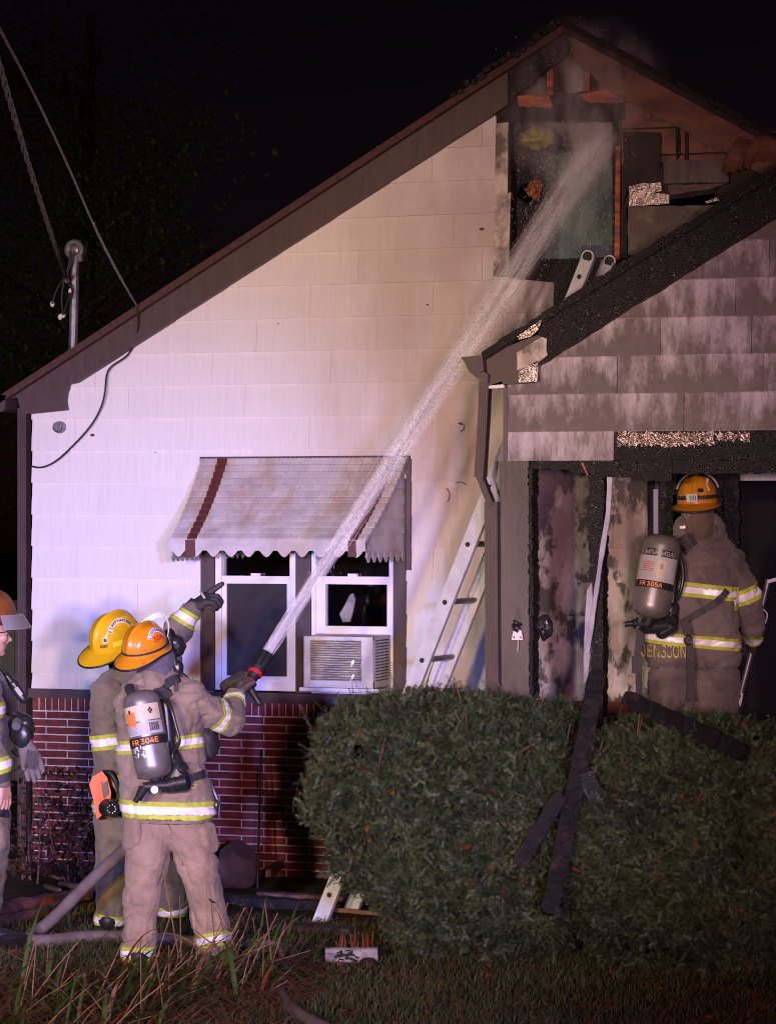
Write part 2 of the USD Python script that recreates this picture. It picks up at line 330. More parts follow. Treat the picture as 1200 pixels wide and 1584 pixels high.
# clapboards
r = random.Random(3)
z, row = 1.16, 0
tops = [1.262 + 0.2068 * k for k in range(20)]
siding_area = gable.difference(unary_union([WIN.buffer(0.012), DOOR, burnt])).intersection(sbox(-1, 0, 4.9, 9))
for zt in tops:
    x = -[0.47, 0.12, 0.31, 0.0][row % 4] - r.uniform(0, .06)
    while x < 4.9:
        piece = sbox(max(x, 0) + 0.0006, z + 0.0, min(x + 0.81, 4.9) - 0.0006, zt - 0.0).intersection(siding_area)
        if piece.area > 4e-4:
            off, tl = r.uniform(0.0, 0.003), r.uniform(-0.002, 0.002)
            h = zt - z
            m = wall_piece(piece, lambda a, b, z=z, h=h, off=off, tl=tl: 0.023 + off - 0.019 * np.clip((b - z) / h, 0, 1) + tl * (a % 0.81), 0.001)
            if m is not None: obj('siding_board', m, 'siding', house)
        x += 0.81
    z = zt; row += 1
# bricks: a rowlock course on top, long thin courses below
zc = 1.100
for k in range(64):
    x = 0.004 + k * 0.0466
    if x < 2.75: obj('brick', MB().span((x, 0, zc - 0.083), (x + 0.0385, -0.005 - r.uniform(0, .002), zc)), 'brick', house)
zb = zc - 0.083 - 0.009
for c in range(20):
    x = X0(71.6) - 0.3048 * 3 + (0.1524 if c % 2 else 0)
    while x < 2.75:
        a, b = max(x + 0.005, 0.0), min(x + 0.2998, 2.75)
        if b - a > 0.03: obj('brick', MB().span((a, 0, zb - 0.0425), (b, -0.005 - r.uniform(0, .003), zb)), 'brick', house)
        x += 0.3048
    zb -= 0.0508
# sill band under the boards
obj('water_table', MB().span((-0.02, 0, 1.100), (3.66, -0.035, 1.158)), 'brown_trim', house)

# fascia, roof
def strip(x0, x1, up, dn, front, back):
    n = 2; xs = np.linspace(x0, x1, n)
    return wall_piece(Polygon([(x, roof_z(x) - up) for x in xs] + [(x, roof_z(x) - dn) for x in xs[::-1]]), front, back)
ret = ppoly([(25, 604), (34, 641), (102, 634), (99.5, 620), (101, 607), (106, 594), (115, 584), (150, 561)], 0.07)
XF = X0(790)
fas = Polygon([(-0.14, roof_z(-0.14) - 0.045), (XF, roof_z(XF) - 0.045), (XF, roof_z(XF) - 0.25), (0.35, roof_z(0.35) - 0.225)]).union(ret.buffer(0.001))
obj('rake_board', wall_piece(fas, 0.075, 0.024), 'brown_trim', house)
tipb = ragged([(XF, roof_z(XF) - .05), (RX, RZ - .05), (RX + .02, RZ - .16), (3.46, 4.98), (3.34, 4.90), (XF, roof_z(XF) - .25)], .014, .035, 61)
obj('burnt_rake_end', wall_piece(tipb, 0.072, 0.026), 'char', house)
obj('rake_board', wall_piece(ragged([(RX + .03, RZ - .05)] + [(x, roof_z(x) - .045) for x in np.linspace(RX + .2, 7.3, 14)] + [(x, roof_z(x) - .25) for x in np.linspace(7.3, RX + .25, 14)] + [(RX + .05, RZ - .20)], .008, .06, 62), 0.075, 0.03), 'scorched_board', house, label='scorched right rake board, brown and peeling')
for sgn in (-1, 1):
    e = RX + sgn * 3.80
    y0 = -0.13 if sgn < 0 else -0.11
    v = []
    for (x, dz) in ((RX, 0.0), (e, 0.0), (e, -0.05), (RX, -0.05)):
        for y in (y0, 9.0): v.append((x, y, roof_z(x) + dz))
    f = [(0, 1, 3, 2), (4, 6, 7, 5), (0, 2, 4, 6), (1, 7, 5, 3), (2, 3, 5, 4), (0, 6, 7, 1)]
    rf = trimesh.convex.convex_hull(np.array(v))
    obj('roof', rf, 'roof_shingle' if sgn < 0 else 'char_soft', house, label=None if sgn < 0 else 'charred right half of the roof')
edge = MB()
for k in range(46):   # uneven burnt shingle ends along the right rake
    t = k / 45; x = RX + 0.02 + t * 1.6
    edge.box((x, -0.125, roof_z(x) + 0.012), (0.06, 0.05 + r.uniform(0, .02), 0.02 + r.uniform(0, .02)), [[math.cos(-.527), 0, math.sin(-.527)], [0, 1, 0], [-math.sin(-.527), 0, math.cos(-.527)]])
for k in range(16):
    x = RX - .02 - k * .045; edge.box((x, -0.13, roof_z(x) + r.uniform(-.01, .03)), (r.uniform(.03, .07), .05, r.uniform(.02, .05)), [[math.cos(.527), 0, math.sin(.527)], [0, 1, 0], [-math.sin(.527), 0, math.cos(.527)]])
obj('roof_edge', edge, 'char', house, kind='stuff')
obj('side_wall', MB().span((0.02, 0.14, 0), (0.16, 9, 2.98)), 'siding', house)
obj('side_wall', MB().span((7.08, 0.14, 0), (7.22, 9, 2.98)), 'siding', house)
obj('back_wall', MB().span((0.16, 8.9, 0), (7.08, 9, 3.0)), 'siding', house)
# eave gutter and downspout at the left corner
gp = Polygon([(-0.30, 2.985), (-0.31, 3.075), (-0.135, 3.075), (-0.135, 2.985), (-0.16, 2.965), (-0.27, 2.965)])
obj('gutter', wall_piece(gp, 0.13, -8.8), 'brown_trim', house)
ds = MB(); xa, xb = X0(27, .03), X0(40, .03)
ds.span((xa, -0.03, 0.12), (xb, 0.05, 2.99))
for q in (0.25, 0.5, 0.75): ds.span((xa + (xb - xa) * q - .006, -0.036, 0.13), (xa + (xb - xa) * q + .006, -0.028, 2.98))
obj('downspout', ds, 'brown_trim', house)

# ---- the double window
fr = thing  # (alias kept short)
def W(px, py, d=0.0): return P(px, py, d)
post = MB()
zt, zs = 2.52, Z0(400, 1070)
win = obj('window', MB().span((X0(314.5), 0, zs), (X0(335), -0.045, zt)).span((X0(460.5), 0, zs), (X0(483.5), -0.04, zt)).span((X0(611.5), 0, zs), (X0(630), -0.045, zt)), 'brown_trim', house)
def frame_rect(x0, x1, z0, z1, w, y0, y1, wb=None, wt=None):
    wb, wt = wb or w, wt or w
    m = MB()
    m.span((x0, y0, z0), (x0 + w, y1, z1)).span((x1 - w, y0, z0), (x1, y1, z1)).span((x0 + w, y0 + .001, z0), (x1 - w, y1 + .001, z0 + wb)).span((x0 + w, y0 + .001, z1 - wt), (x1 - w, y1 + .001, z1))
    return m
zA, zB = Z0(400, 903), Z0(400, 891)
# left sash pair: outer frame, upper sash, lower sash with screen
xl, xr = X0(335.5), X0(460)
obj('frame', frame_rect(xl, xr, Z0(400, 1068), zt, 0.042, -0.028, 0.06, wb=0.055), 'white_vinyl', win)
obj('sash', MB().span((xl + .042, -0.015, zA), (xr - .042, 0.03, zB)).span((xl + .042, -.012, zA - .60), (xl + .072, .03, zA)).span((xr - .066, -.012, zA - .60), (xr - .042, .03, zA)).span((xl + .042, -.010, Z0(400, 1055)), (xr - .042, .03, Z0(400, 1046))), 'white_vinyl', win)
obj('pane', MB().span((xl + .04, 0.012, zA - .62), (xr - .04, 0.016, zt)), 'glass', win)
obj('insect_screen', MB().span((xl + .072, -0.006, Z0(400, 1047)), (xr - .066, -0.004, zA)), 'insect_screen', win)
# right pair
xl2, xr2 = X0(484), X0(611)
obj('frame', frame_rect(xl2, xr2, zs, zt, 0.030, -0.028, 0.06, wb=0.05), 'white_vinyl', win)
obj('sash', MB().span((xl2 + .03, -0.016, Z0(560, 904)), (xr2 - .03, 0.03, Z0(560, 892))).span((xl2 + .03, -.014, Z0(560, 981)), (xl2 + .088, .03, Z0(560, 904))).span((xr2 - .048, -.014, Z0(560, 981)), (xr2 - .03, .03, Z0(560, 904))).span((xl2 + .088, -.014, Z0(560, 981)), (xr2 - .048, .03, Z0(560, 969))), 'white_vinyl', win)
obj('pane', MB().span((xl2 + .03, 0.012, zs + .3), (xr2 - .03, 0.016, zt)), 'glass', win)
obj('window_sill', MB().span((X0(318), 0, Z0(400, 1083)), (X0(628), -0.06, Z0(400, 1071))), 'brown_trim', win)
lk = MB().span(((xl + xr) / 2 - .03, -0.03, zB), ((xl + xr) / 2 + .03, 0.0, zB + .018)).span(((xl2 + xr2) / 2 - .03, -0.03, Z0(560, 892)), ((xl2 + xr2) / 2 + .03, 0, Z0(560, 892) + .018))
obj('sash_lock', lk, 'white_vinyl', win)
# a dim rag of curtain behind the right pane
cv = [P(*q, -0.12) for q in ((541, 920), (534, 935), (525, 950), (530, 963), (541, 962), (546, 945), (549, 928), (546, 918))]
cm = MB(); cm.add(np.array(cv + [p + np.array([0, .02, 0]) for p in cv]), np.array([(0, i + 1, i) for i in range(1, 7)] + [(8, 8 + i, 9 + i) for i in range(1, 7)] + [(i, (i + 1) % 8, 8 + (i + 1) % 8) for i in range(8)] + [(i, 8 + (i + 1) % 8, 8 + i) for i in range(8)]))
obj('curtain', cm, 'jamb_white', win)
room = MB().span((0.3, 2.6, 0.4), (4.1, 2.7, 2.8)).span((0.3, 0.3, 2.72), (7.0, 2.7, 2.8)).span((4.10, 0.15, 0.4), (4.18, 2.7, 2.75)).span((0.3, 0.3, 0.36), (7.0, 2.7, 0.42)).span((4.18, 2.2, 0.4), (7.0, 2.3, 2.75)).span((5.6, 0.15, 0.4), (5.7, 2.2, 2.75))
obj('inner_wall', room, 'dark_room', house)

# ---- aluminium awning over the window
AX0, AX1, AF0, AF1, AD = 1.205, 2.587, 1.235, 2.515, 0.60
az_t, az_f = Z0(470, 711), Z0(415, 838, AD)
awn = obj('awning', MB().span((AX0 - .01, -0.004, az_t - 0.005), (AX1 + .015, -0.035, az_t + .022)).span((AX1 - .005, -0.02, 1.95), (AX1 + .025, -0.04, az_t)), 'brown_trim', house)
NS = 13
def prof(t):     # concave sheet: steep at the wall, flatter to the front
    return 0.03 + (AD - 0.03) * (0.80 * t + 0.20 * t ** 2), az_t - (az_t - az_f) * (1.12 * t - 0.12 * t ** 2)
brown_s = MB(); brown_t = MB()
for k in range(NS):
    t0, t1 = k / NS, (k + 1) / NS
    d0, z0 = prof(t0); d1, z1 = prof(t1)
    xa0, xb0 = AX0 + (AF0 - AX0) * t0, AX1 + (AF1 - AX1) * t0
    xa1, xb1 = AX0 + (AF0 - AX0) * t1, AX1 + (AF1 - AX1) * t1
    m = MB(); rows = []
    pr = [(0, 0.016), (0.12, 0.020), (0.72, 0.012), (0.80, 0.002), (1.0, 0.000)]
    nrm = unit((0, -(z0 - z1), (d1 - d0)))
    nrm = np.array([0, -abs(z0 - z1), abs(d1 - d0)]); nrm /= np.linalg.norm(nrm)
    def pt(x_f, s, h):
        a, b = xa0 + (xa1 - xa0) * s, xb0 + (xb1 - xb0) * s
        return np.array([a + (b - a) * x_f, -(d0 + (d1 - d0) * s), z0 + (z1 - z0) * s]) + nrm * h
    def slat(f0, f1, lift=0.0):
        vv = [pt(f, s, h + lift) for (s, h) in pr for f in (f0, f1)] + [pt(f, s, -0.006) for s in (0, 1) for f in (f0, f1)]
        ff = []
        for q in range(4): ff += [(2 * q, 2 * q + 2, 2 * q + 3), (2 * q, 2 * q + 3, 2 * q + 1)]
        ff += [(10, 11, 13), (10, 13, 12), (0, 1, 11), (0, 11, 10), (8, 12, 13), (8, 13, 9)]
        ff += [(0, 10, 2), (2, 10, 4), (4, 10, 12), (4, 12, 6), (6, 12, 8), (1, 3, 11), (3, 5, 11), (5, 13, 11), (5, 7, 13), (7, 9, 13)]
        return np.array(vv), np.array(ff)
    m.add(*slat(0, 1))
    obj('slat', m, 'awning_white', awn)
    brown_s.add(*slat(0.085, 0.135, 0.003)); brown_t.add(*slat(0.915, 0.955, 0.003))
    rb = MB()
    for n in range(46): rb.add(*slat((n + .2) / 46, (n + .72) / 46, 0.0025))
    obj('rib', rb, 'awning_white', awn)
# front valance with scallops, side panels
zf0 = az_f; zf1 = Z0(415, 862, AD)
def scallop(xa, xb, ztop, zbot, n, amp):
    pts = [(xa, ztop), (xb, ztop)]
    for k in range(n * 8 + 1):
        s = 1 - k / (n * 8)
        pts.append((xa + (xb - xa) * s, zbot + amp * 0.5 * (1 + math.cos(2 * math.pi * n * s))))
    return Polygon(pts)
val = wall_piece(scallop(AF0, AF1, zf0 + .01, zf1, 11, 0.045), AD + .014, AD + .006)
obj('valance', val, 'awning_white', awn)
obj('valance', MB().span((AF0 - .002, -AD - .014, zf0 - .055), (AF1 + .002, -AD - .020, zf0 + .012)), 'awning_white', awn)
brown_s.span((AF0 + .085 * 1.28, -AD - .016, zf0 - .09), (AF0 + .135 * 1.28, -AD - .024, zf0 + .01)); brown_t.span((AF0 + .915 * 1.28, -AD - .016, zf0 - .09), (AF0 + .955 * 1.28, -AD - .024, zf0 + .01))
obj('painted_stripe', brown_s, 'awning_brown', awn); obj('painted_stripe', brown_t, 'awning_brown', awn)
for sx, sgn in ((0, 1), (1, -1)):
    for k in range(6):
        za, zb = zf1 + .05 + (az_t - zf1 - .05) * k / 6, zf1 + .05 + (az_t - zf1 - .05) * (k + 1) / 6
        def reach(zz):
            t = np.clip((az_t - zz) / (az_t - az_f), 0, 1); return prof(t)[0] - .006
        if k == 0: za = zf1
        m = MB(); vv = []
        for zz, o in ((za, 0.0), (zb, 0.012)):
            for dd in (0.02, max(reach(zz), .025)):
                t = np.clip((az_t - zz) / (az_t - az_f), 0, 1)
                xx = (AX0 if sx == 0 else AX1) + ((AF0 if sx == 0 else AF1) - (AX0 if sx == 0 else AX1)) * (dd / AD) + sgn * (0.006 + o)
                vv += [(xx, -dd, zz), (xx + sgn * .004, -dd, zz)]
        m.add(trimesh.convex.convex_hull(np.array(vv)))
        obj('side_slat', m, 'awning_white', awn)
    xm = ((AX0 + AF0) / 2 if sx == 0 else (AX1 + AF1) / 2)
    sc = MB()
    for k in range(7):
        yy = -(0.05 + k * 0.082); c = trimesh.creation.cylinder(0.036, 0.004, sections=14)
        xx = (AX0 if sx == 0 else AX1) + ((AF0 if sx == 0 else AF1) - (AX0 if sx == 0 else AX1)) * (-yy / AD) + sgn * .006
        sc.add(c.vertices @ np.array([[0, 0, 1.0], [0, 1, 0], [1, 0, 0]]) + (xx, yy - .02, zf1 + .004), c.faces)
    obj('side_scallop', sc, 'awning_white', awn)

# ---- the gutted attic end of the gable
att = obj('attic_opening', frame_rect(X0(786), X0(956), Z0(870, 408), Z0(870, 170), 0.028, -0.035, 0.10, wb=0.03, wt=0.06), 'char', house)
obj('casing', wall_piece(ppoly([(770, 192), (789, 190), (787, 426), (766, 428)]), 0.045, 0.002), 'jamb_white', att)
obj('casing', wall_piece(ppoly([(789, 300), (793, 298), (790, 420), (787, 420)]), 0.05, 0.002), 'jamb_white', att)
obj('stud', wall_piece(ppoly([(955, 228), (962, 226), (961, 402), (953, 402)]), 0.05, -0.08), 'burnt_orange_wood', att)
obj('header', wall_piece(ragged([(P(a, b)[0], P(a, b)[2]) for a, b in ((788, 150), (968, 138), (968, 186), (788, 188))], .006, .04, 4), 0.028, -0.06), 'char', att)
obj('header_board', wall_piece(ragged([(P(a, b)[0], P(a, b)[2]) for a, b in ((803, 150), (852, 148), (858, 168), (805, 165))], .006, .03, 5), 0.045, 0.02), 'burnt_orange_wood', att)
obj('header_board', wall_piece(ragged([(P(a, b)[0], P(a, b)[2]) for a, b in ((898, 148), (920, 142), (966, 140), (968, 160), (915, 160))], .005, .03, 6), 0.045, 0.02), 'burnt_orange_wood', att)
for a, b, t0 in ((846, 856, 90), (905, 912, 92), (796, 803, 130)):
    obj('stud', wall_piece(ppoly([(a, t0), (b, t0), (b, 150), (a, 150)]), 0.01, -0.09), 'burnt_orange_wood', att)
# the room behind it
bk = MB().span((2.9, 1.3, 3.3), (4.25, 1.36, 4.75))
obj('back_wall', bk, 'room_green', att)
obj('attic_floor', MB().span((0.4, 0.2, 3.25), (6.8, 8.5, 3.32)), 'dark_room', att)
def blob(c, rad, amp, seed, sub=3):
    m = trimesh.creation.icosphere(sub, 1.0); m.vertices = m.vertices * np.asarray(rad)
    m = curl_in(m, amp, 1.0 / max(rad) * 1.3, seed); m.apply_translation(c); return m
obj('insulation', blob(P(829, 214, -0.35), (0.11, 0.12, 0.055), 0.05, 2), 'yellow_insulation', att)
obj('hanging_rag', blob(P(827, 294, -0.4), (0.045, 0.05, 0.07), 0.04, 5), 'orange_cloth', att)
obj('inner_sill', MB().span((X0(880), 0.30, Z0(900, 412)), (X0(975), 0.6, Z0(900, 372))), 'attic_blue', att)
# boards right of it
def burnt_board(name, px, d, mat, seed, amp=.004, th=.02):
    q = [(P(a, b)[0], P(a, b)[2]) for a, b in px]
    obj(name, wall_piece(ragged(q, amp, .05, seed).intersection(gable), d + th, d), mat, att)
for k, (ya, yb) in enumerate(((118, 158), (160, 200), (202, 242), (244, 254))):
    burnt_board('wall_board', [(963, ya), (1180, ya - 8), (1180, yb - 9), (963, yb - 1)], 0.004, 'scorched_board', 10 + k, .0015)
burnt_board('wall_board', [(966, 205), (1024, 206), (1024, 262), (1060, 262), (1128, 250), (1130, 284), (1030, 286), (975, 290), (966, 320)], 0.027, 'char_soft', 20, .006)
burnt_board('wall_board', [(1030, 250), (1130, 249), (1130, 283), (1030, 285)], 0.05, 'sooty_post', 21, .003)
burnt_board('wall_board', [(975, 286), (1110, 284), (1110, 318), (975, 320)], 0.03, 'char', 28, .004)
burnt_board('wall_board', [(1036, 288), (1128, 285), (1100, 294), (1040, 303)], 0.052, 'grey_scorched_board', 23, .004)
burnt_board('wall_board', [(972, 320), (1110, 300), (1110, 400), (972, 395)], 0.03, 'grey_scorched_board', 24, .003)
burnt_board('foil_backing', [(976, 290), (995, 285), (1026, 283), (1026, 297), (1010, 300), (1038, 302), (1038, 316), (976, 320)], 0.055, 'foil', 22, .004, .004)
burnt_board('foil_backing', [(1093, 313), (1112, 306), (1116, 311), (1096, 316)], 0.055, 'foil', 25, .003, .004)
burnt_board('wall_board', [(966, 320), (974, 320), (974, 400), (966, 400)], 0.03, 'char', 26)
burnt_board('wall_board', [(1048, 200), (1053, 190), (1054, 240), (1049, 248)], 0.03, 'char', 27)
burnt_board('wall_board', [(1062, 150), (1068, 150), (1067, 252), (1061, 252)], 0.03, 'char_soft', 29)
obj('wall_board', wall_piece(ragged([(P(a, b)[0], P(a, b)[2]) for a, b in ((789, 404), (975, 400), (1300, 400), (1300, 505), (858, 505), (858, 437), (789, 430))], .006, .04, 7), 0.02, 0.001), 'char', att)
obj('wall_board', wall_piece(ragged([(P(a, b)[0], P(a, b)[2]) for a, b in ((769, 150), (789, 148), (789, 192), (770, 192))], .004, .03, 8), 0.03, 0.001), 'char', att)
# peeled, hanging roofing felt where the porch roof meets the gable
fl = MB()
for k in range(9):
    a = P(1120 + k * 11, 268 - k * 3, 0.08 + .03 * math.sin(k)); b = P(1150 + k * 8 + r.uniform(-8, 8), 225 - r.uniform(0, 25), 0.10)
    fl.ribbon(spline([a, (a + b) / 2 + (r.uniform(-.03, .03), -.05, 0), b], 7), 0.05 + r.uniform(0, .03), (0.2 * math.sin(k * 2.1), -1, .3), .004)
obj('torn_felt', fl, 'scorched_board', att)

# small round lamp holder / vent on the wall and fixings
vp = P(95, 661)
v = MB()
for rr, dd in ((0.040, 0.02), (0.034, 0.045), (0.02, 0.058)):
    c = trimesh.creation.cylinder(rr, 0.03, sections=24); v.add(c.vertices @ np.array([[1, 0, 0], [0, 0, 1.0], [0, -1, 0]]) + vp + (0, -dd, 0), c.faces)
for k in range(5):
    a = math.pi * (1.1 + .2 * k); v.box(vp + (0.03 * math.cos(a), -.05, .03 * math.sin(a)), (.008, .02, .012))
obj('wall_fixture', v, 'steel_pipe', house)

nh = MB()
for a, b, q in ((745, 354, .012), (661, 471, .006), (143, 673, .012), (712, 655, .010), (583, 226, .005), (240, 700, .004), (560, 300, .005), (430, 500, .004)):
    c = trimesh.creation.icosphere(1, q); c.vertices *= (1.3, .4, .8); nh.add(c.vertices + P(a, b, .022), c.faces)
obj('nail_mark', nh, 'awning_brown', house, kind='stuff')
for pts in (((708, 655), (718, 660), (712, 668)), ((690, 755), (695, 764), (692, 776)), ((705, 747), (714, 746), (720, 750))):
    obj('old_hook', MB().tube(spline([P(a, b, .035) for a, b in pts], 8), .0022, 5), 'cable', house)
# ------------------------------------------------------------------ the burnt porch
PD = 1.50
PX0, PS, PRX = P(783, 700, PD)[0], 0.585, 5.47
PRZ = P(745, 548, PD + .12)[2] + PS * (PRX - P(745, 548, PD + .12)[0])
def porch_z(x): return PRZ - PS * np.abs(np.asarray(x) - PRX)
PX1 = 2 * PRX - PX0
sn = {'g': ('geometry', {}), 'sx': ('separate_xyz', {}), 'm': ('math', {'math_type': 'subtract', 'value2': 2.553 - 20 * .2063}), 'd': ('math', {'math_type': 'divide', 'value2': 0.2063}), 'f': ('math', {'math_type': 'fraction'}),
      'mp': ('mapping', {'scale': (2.2, 1, 0.75)}), 'n': ('noise_texture', {'scale': 3.4, 'detail': 8.0, 'roughness': 0.72}), 'mp2': ('mapping', {'scale': (3.2, 1, 0.5)}), 'n2': ('noise_texture', {'scale': 9.0, 'detail': 3.0}),
      'o': ('object_info', {}), 'om': ('math', {'math_type': 'multiply', 'value2': 0.12}), 'k': ('math', {'math_type': 'multiply', 'value2': 0.17}), 't': ('math', {'math_type': 'subtract'}), 't2': ('math', {'math_type': 'add'}),
      'r': ('map_range', {'from_min': 0.29, 'from_max': 0.51, 'clamp': True, 'to_max': 0.93}), 'r2': ('map_range', {'from_min': 0.55, 'from_max': 0.66, 'clamp': True, 'to_max': 0.7}), 'mx': ('math', {'math_type': 'maximum'}),
      'mpb': ('mapping', {'scale': (14, 1, 0.8)}), 'nb': ('noise_texture', {'scale': 8.0, 'detail': 3.0}), 'base': ('mix_color', {'a': (0.56, 0.50, 0.54), 'b': (0.36, 0.32, 0.34)}), 'nc': ('noise_texture', {'scale': 24.0, 'detail': 3.0}),
      'soot': ('mix_color', {'a': (0.15, 0.11, 0.095), 'b': (0.06, 0.044, 0.042)}), 'c': ('mix_color', {}), 'p': ('principled_bsdf', {'roughness': 0.5, 'specular_ior_level': 0.35}),
      'bp': ('bump', {'strength': 0.25, 'distance': 0.003})}
material('porch_siding', sn, [('g.position', 'sx.vector'), ('sx.z', 'm.value1'), ('m.value', 'd.value1'), ('d.value', 'f.value1'), ('g.position', 'mp.vector'), ('mp.vector', 'n.vector'), ('g.position', 'mp2.vector'), ('mp2.vector', 'n2.vector'),
      ('f.value', 'k.value1'), ('n.fac', 't.value1'), ('k.value', 't.value2'), ('o.random', 'om.value1'), ('t.value', 't2.value1'), ('om.value', 't2.value2'), ('t2.value', 'r.value'), ('n2.fac', 'r2.value'), ('r.result', 'mx.value1'), ('r2.result', 'mx.value2'),
      ('g.position', 'mpb.vector'), ('mpb.vector', 'nb.vector'), ('nb.fac', 'base.fac'), ('g.position', 'nc.vector'), ('nc.fac', 'soot.fac'), ('base.result', 'c.a'), ('soot.result', 'c.b'), ('mx.value', 'c.fac'), ('c.result', 'p.base_color'), ('nb.fac', 'bp.height'), ('bp.normal', 'p.normal')], 'p.BSDF')
porch_area = Polygon([(PX0, 2.597), (PX1, 2.597), (PX1, porch_z(PX1) - .1), (PRX, PRZ - .12), (PX0, porch_z(PX0) - .1)])
porch = obj('porch', wall_piece(porch_area.buffer(-.004), PD - 0.02, PD - 0.09), 'sheathing', house)
rows = [2.597, 2.757, 2.961, 3.168, 3.374, 3.581, 3.787, 3.994, 4.2, 4.41]
joints = {0: [950], 1: [1058], 2: [955], 3: [1022, 1163], 4: [913, 1138], 5: [1000, 1190], 6: [1090], 7: [1150]}
r = random.Random(9)
for k in range(len(rows) - 1):
    za, zb = rows[k], rows[k + 1]
    xs = [PX0] + [P(j, 600, PD)[0] for j in joints.get(k, [])]
    if k == 0: xs = [PX0, P(950, 690, PD)[0]]; xs2 = []
    else:
        while xs[-1] < PX1: xs.append(min(xs[-1] + 0.81, PX1))
    for a, b in zip(xs, xs[1:]):
        piece = sbox(a + .0015, za, b - .0015, zb).intersection(porch_area)
        if piece.area < 5e-4: continue
        off = r.uniform(0, .004)
        m = wall_piece(piece, lambda x, q, za=za, zb=zb, off=off: PD + .016 + off - .014 * np.clip((q - za) / (zb - za), 0, 1), PD - .012)
        obj('siding_board', m, 'porch_siding', porch)
obj('corner_trim', MB().span((PX0 - .012, -PD - .024, 2.597), (PX0 + .012, -PD + .4, 3.15)), 'sooty_post', porch)
# shiny underlay and charred header where boards fell off
fo = []
r2 = random.Random(4)
def crinkle(px, d, mat, amp, name, n=26, m_=6):
    (xa, ya), (xb, yb) = px[0], px[2]
    A, B = P(xa, ya, d), P(xb, yb, d)
    us, vs = np.linspace(0, 1, n), np.linspace(0, 1, m_)
    V = []
    for i in range(n):
        for j in range(m_):
            q = np.array([A[0] + (B[0] - A[0]) * us[i], 0, A[2] + (B[2] - A[2]) * vs[j]])
            V.append((q[0] + r2.uniform(-.3, .3) * abs(B[0] - A[0]) / n, -d - r2.uniform(0, amp), q[2] + (r2.uniform(-.012, .012) if j in (0, m_ - 1) else 0)))
    idx = lambda i, j: i * m_ + j
    Fc = [(idx(i, j), idx(i + 1, j), idx(i + 1, j + 1), idx(i, j + 1)) for i in range(n - 1) for j in range(m_ - 1)]
    obj(name, (np.array(V), np.array(Fc)), mat, porch)
crinkle([(955, 669), None, (1105, 689)], PD + .004, 'foil', .012, 'foil_underlay', 60, 9)
crinkle([(1106, 668), None, (1160, 682)], PD + .004, 'foil', .02, 'foil_underlay', 18, 5)
def pboard(name, px, d, th, mat, seed, amp=.006, step=.04):
    q = [(P(a, b, d)[0], P(a, b, d)[2]) for a, b in px]
    return obj(name, wall_piece(ragged(q, amp, step, seed), d + th, d), mat, porch)
pboard('header', [(953, 686), (1110, 684), (1165, 668), (1420, 664), (1420, 712), (953, 712)], PD - .03, .03, 'char', 31, .008)
pboard('beam', [(828, 713), (950, 712), (1045, 712), (1045, 744), (1000, 742), (930, 736), (870, 727), (828, 724)], PD - .12, .10, 'char', 32, .006, .03)
pboard('beam', [(1045, 712), (1420, 712), (1420, 730), (1045, 733)], PD - .14, .10, 'char', 33, .006, .03)
pboard('post', [(783, 713), (828, 713), (829, 1090), (785, 1090)], PD - .14, .14, 'sooty_post', 34, .001)
pboard('charred_edge', [(827, 722), (833, 722), (832, 800), (834, 900), (833, 1000), (834, 1090), (828, 1090)], PD - .13, .13, 'char', 35, .006, .015)
pboard('post', [(919, 736), (943, 736), (940, 860), (941, 1000), (939, 1110), (921, 1110), (924, 950), (918, 820)], PD - .22, .12, 'char', 36, .006, .02)
pboard('door_post', [(1122, 728), (1146, 728), (1144, 1110), (1124, 1110)], .06, .06, 'char', 39, .007, .02)
pboard('hanging_trim', [(940, 727), (948, 727), (944, 800), (931, 880), (920, 960), (912, 1010), (905, 1012), (914, 955), (927, 860), (938, 790)], PD - .06, .012, 'blue_white_trim', 37, .002)
pboard('hanging_trim', [(908, 915), (916, 900), (918, 960), (910, 1050), (903, 1060), (904, 990)], PD - .10, .012, 'blue_white_trim', 38, .002)
pboard('splinter', [(899, 716), (903, 716), (911, 735), (908, 736)], PD + .0, .01, 'burnt_orange_wood', 40, .001)
# door casing and charred lining on the house wall inside the porch
dj = MB().span((X0(1012, .03), -.03, 0.7), (X0(1019, .03), -.055, 2.45))
obj('door_casing', dj, 'blue_white_trim', porch)
obj('door_casing', wall_piece(ppoly([(1002, 738), (1012, 738), (1011, 880), (1003, 880)], .03), .04, .018), 'char', porch)
obj('door_lining', wall_piece(ragged([(P(a, b, .02)[0], P(a, b, .02)[2]) for a, b in ((1020, 726), (1135, 726), (1135, 1110), (1108, 1110), (1110, 770), (1042, 765), (1040, 1110), (1020, 1110))], .006, .04, 41), .05, .021), 'char', porch)
obj('ceiling', MB().span((PX0, -PD + .05, 2.62), (PX1, -.03, 2.68)), 'char', porch)
obj('porch_floor', MB().span((PX0 - .05, -PD - .1, -.1), (PX1, 0.2, 0.70)), 'soil', porch)
obj('side_wall', MB().span((PX1 - .1, -PD + .05, .7), (PX1, -.03, 2.6)), 'char', porch)
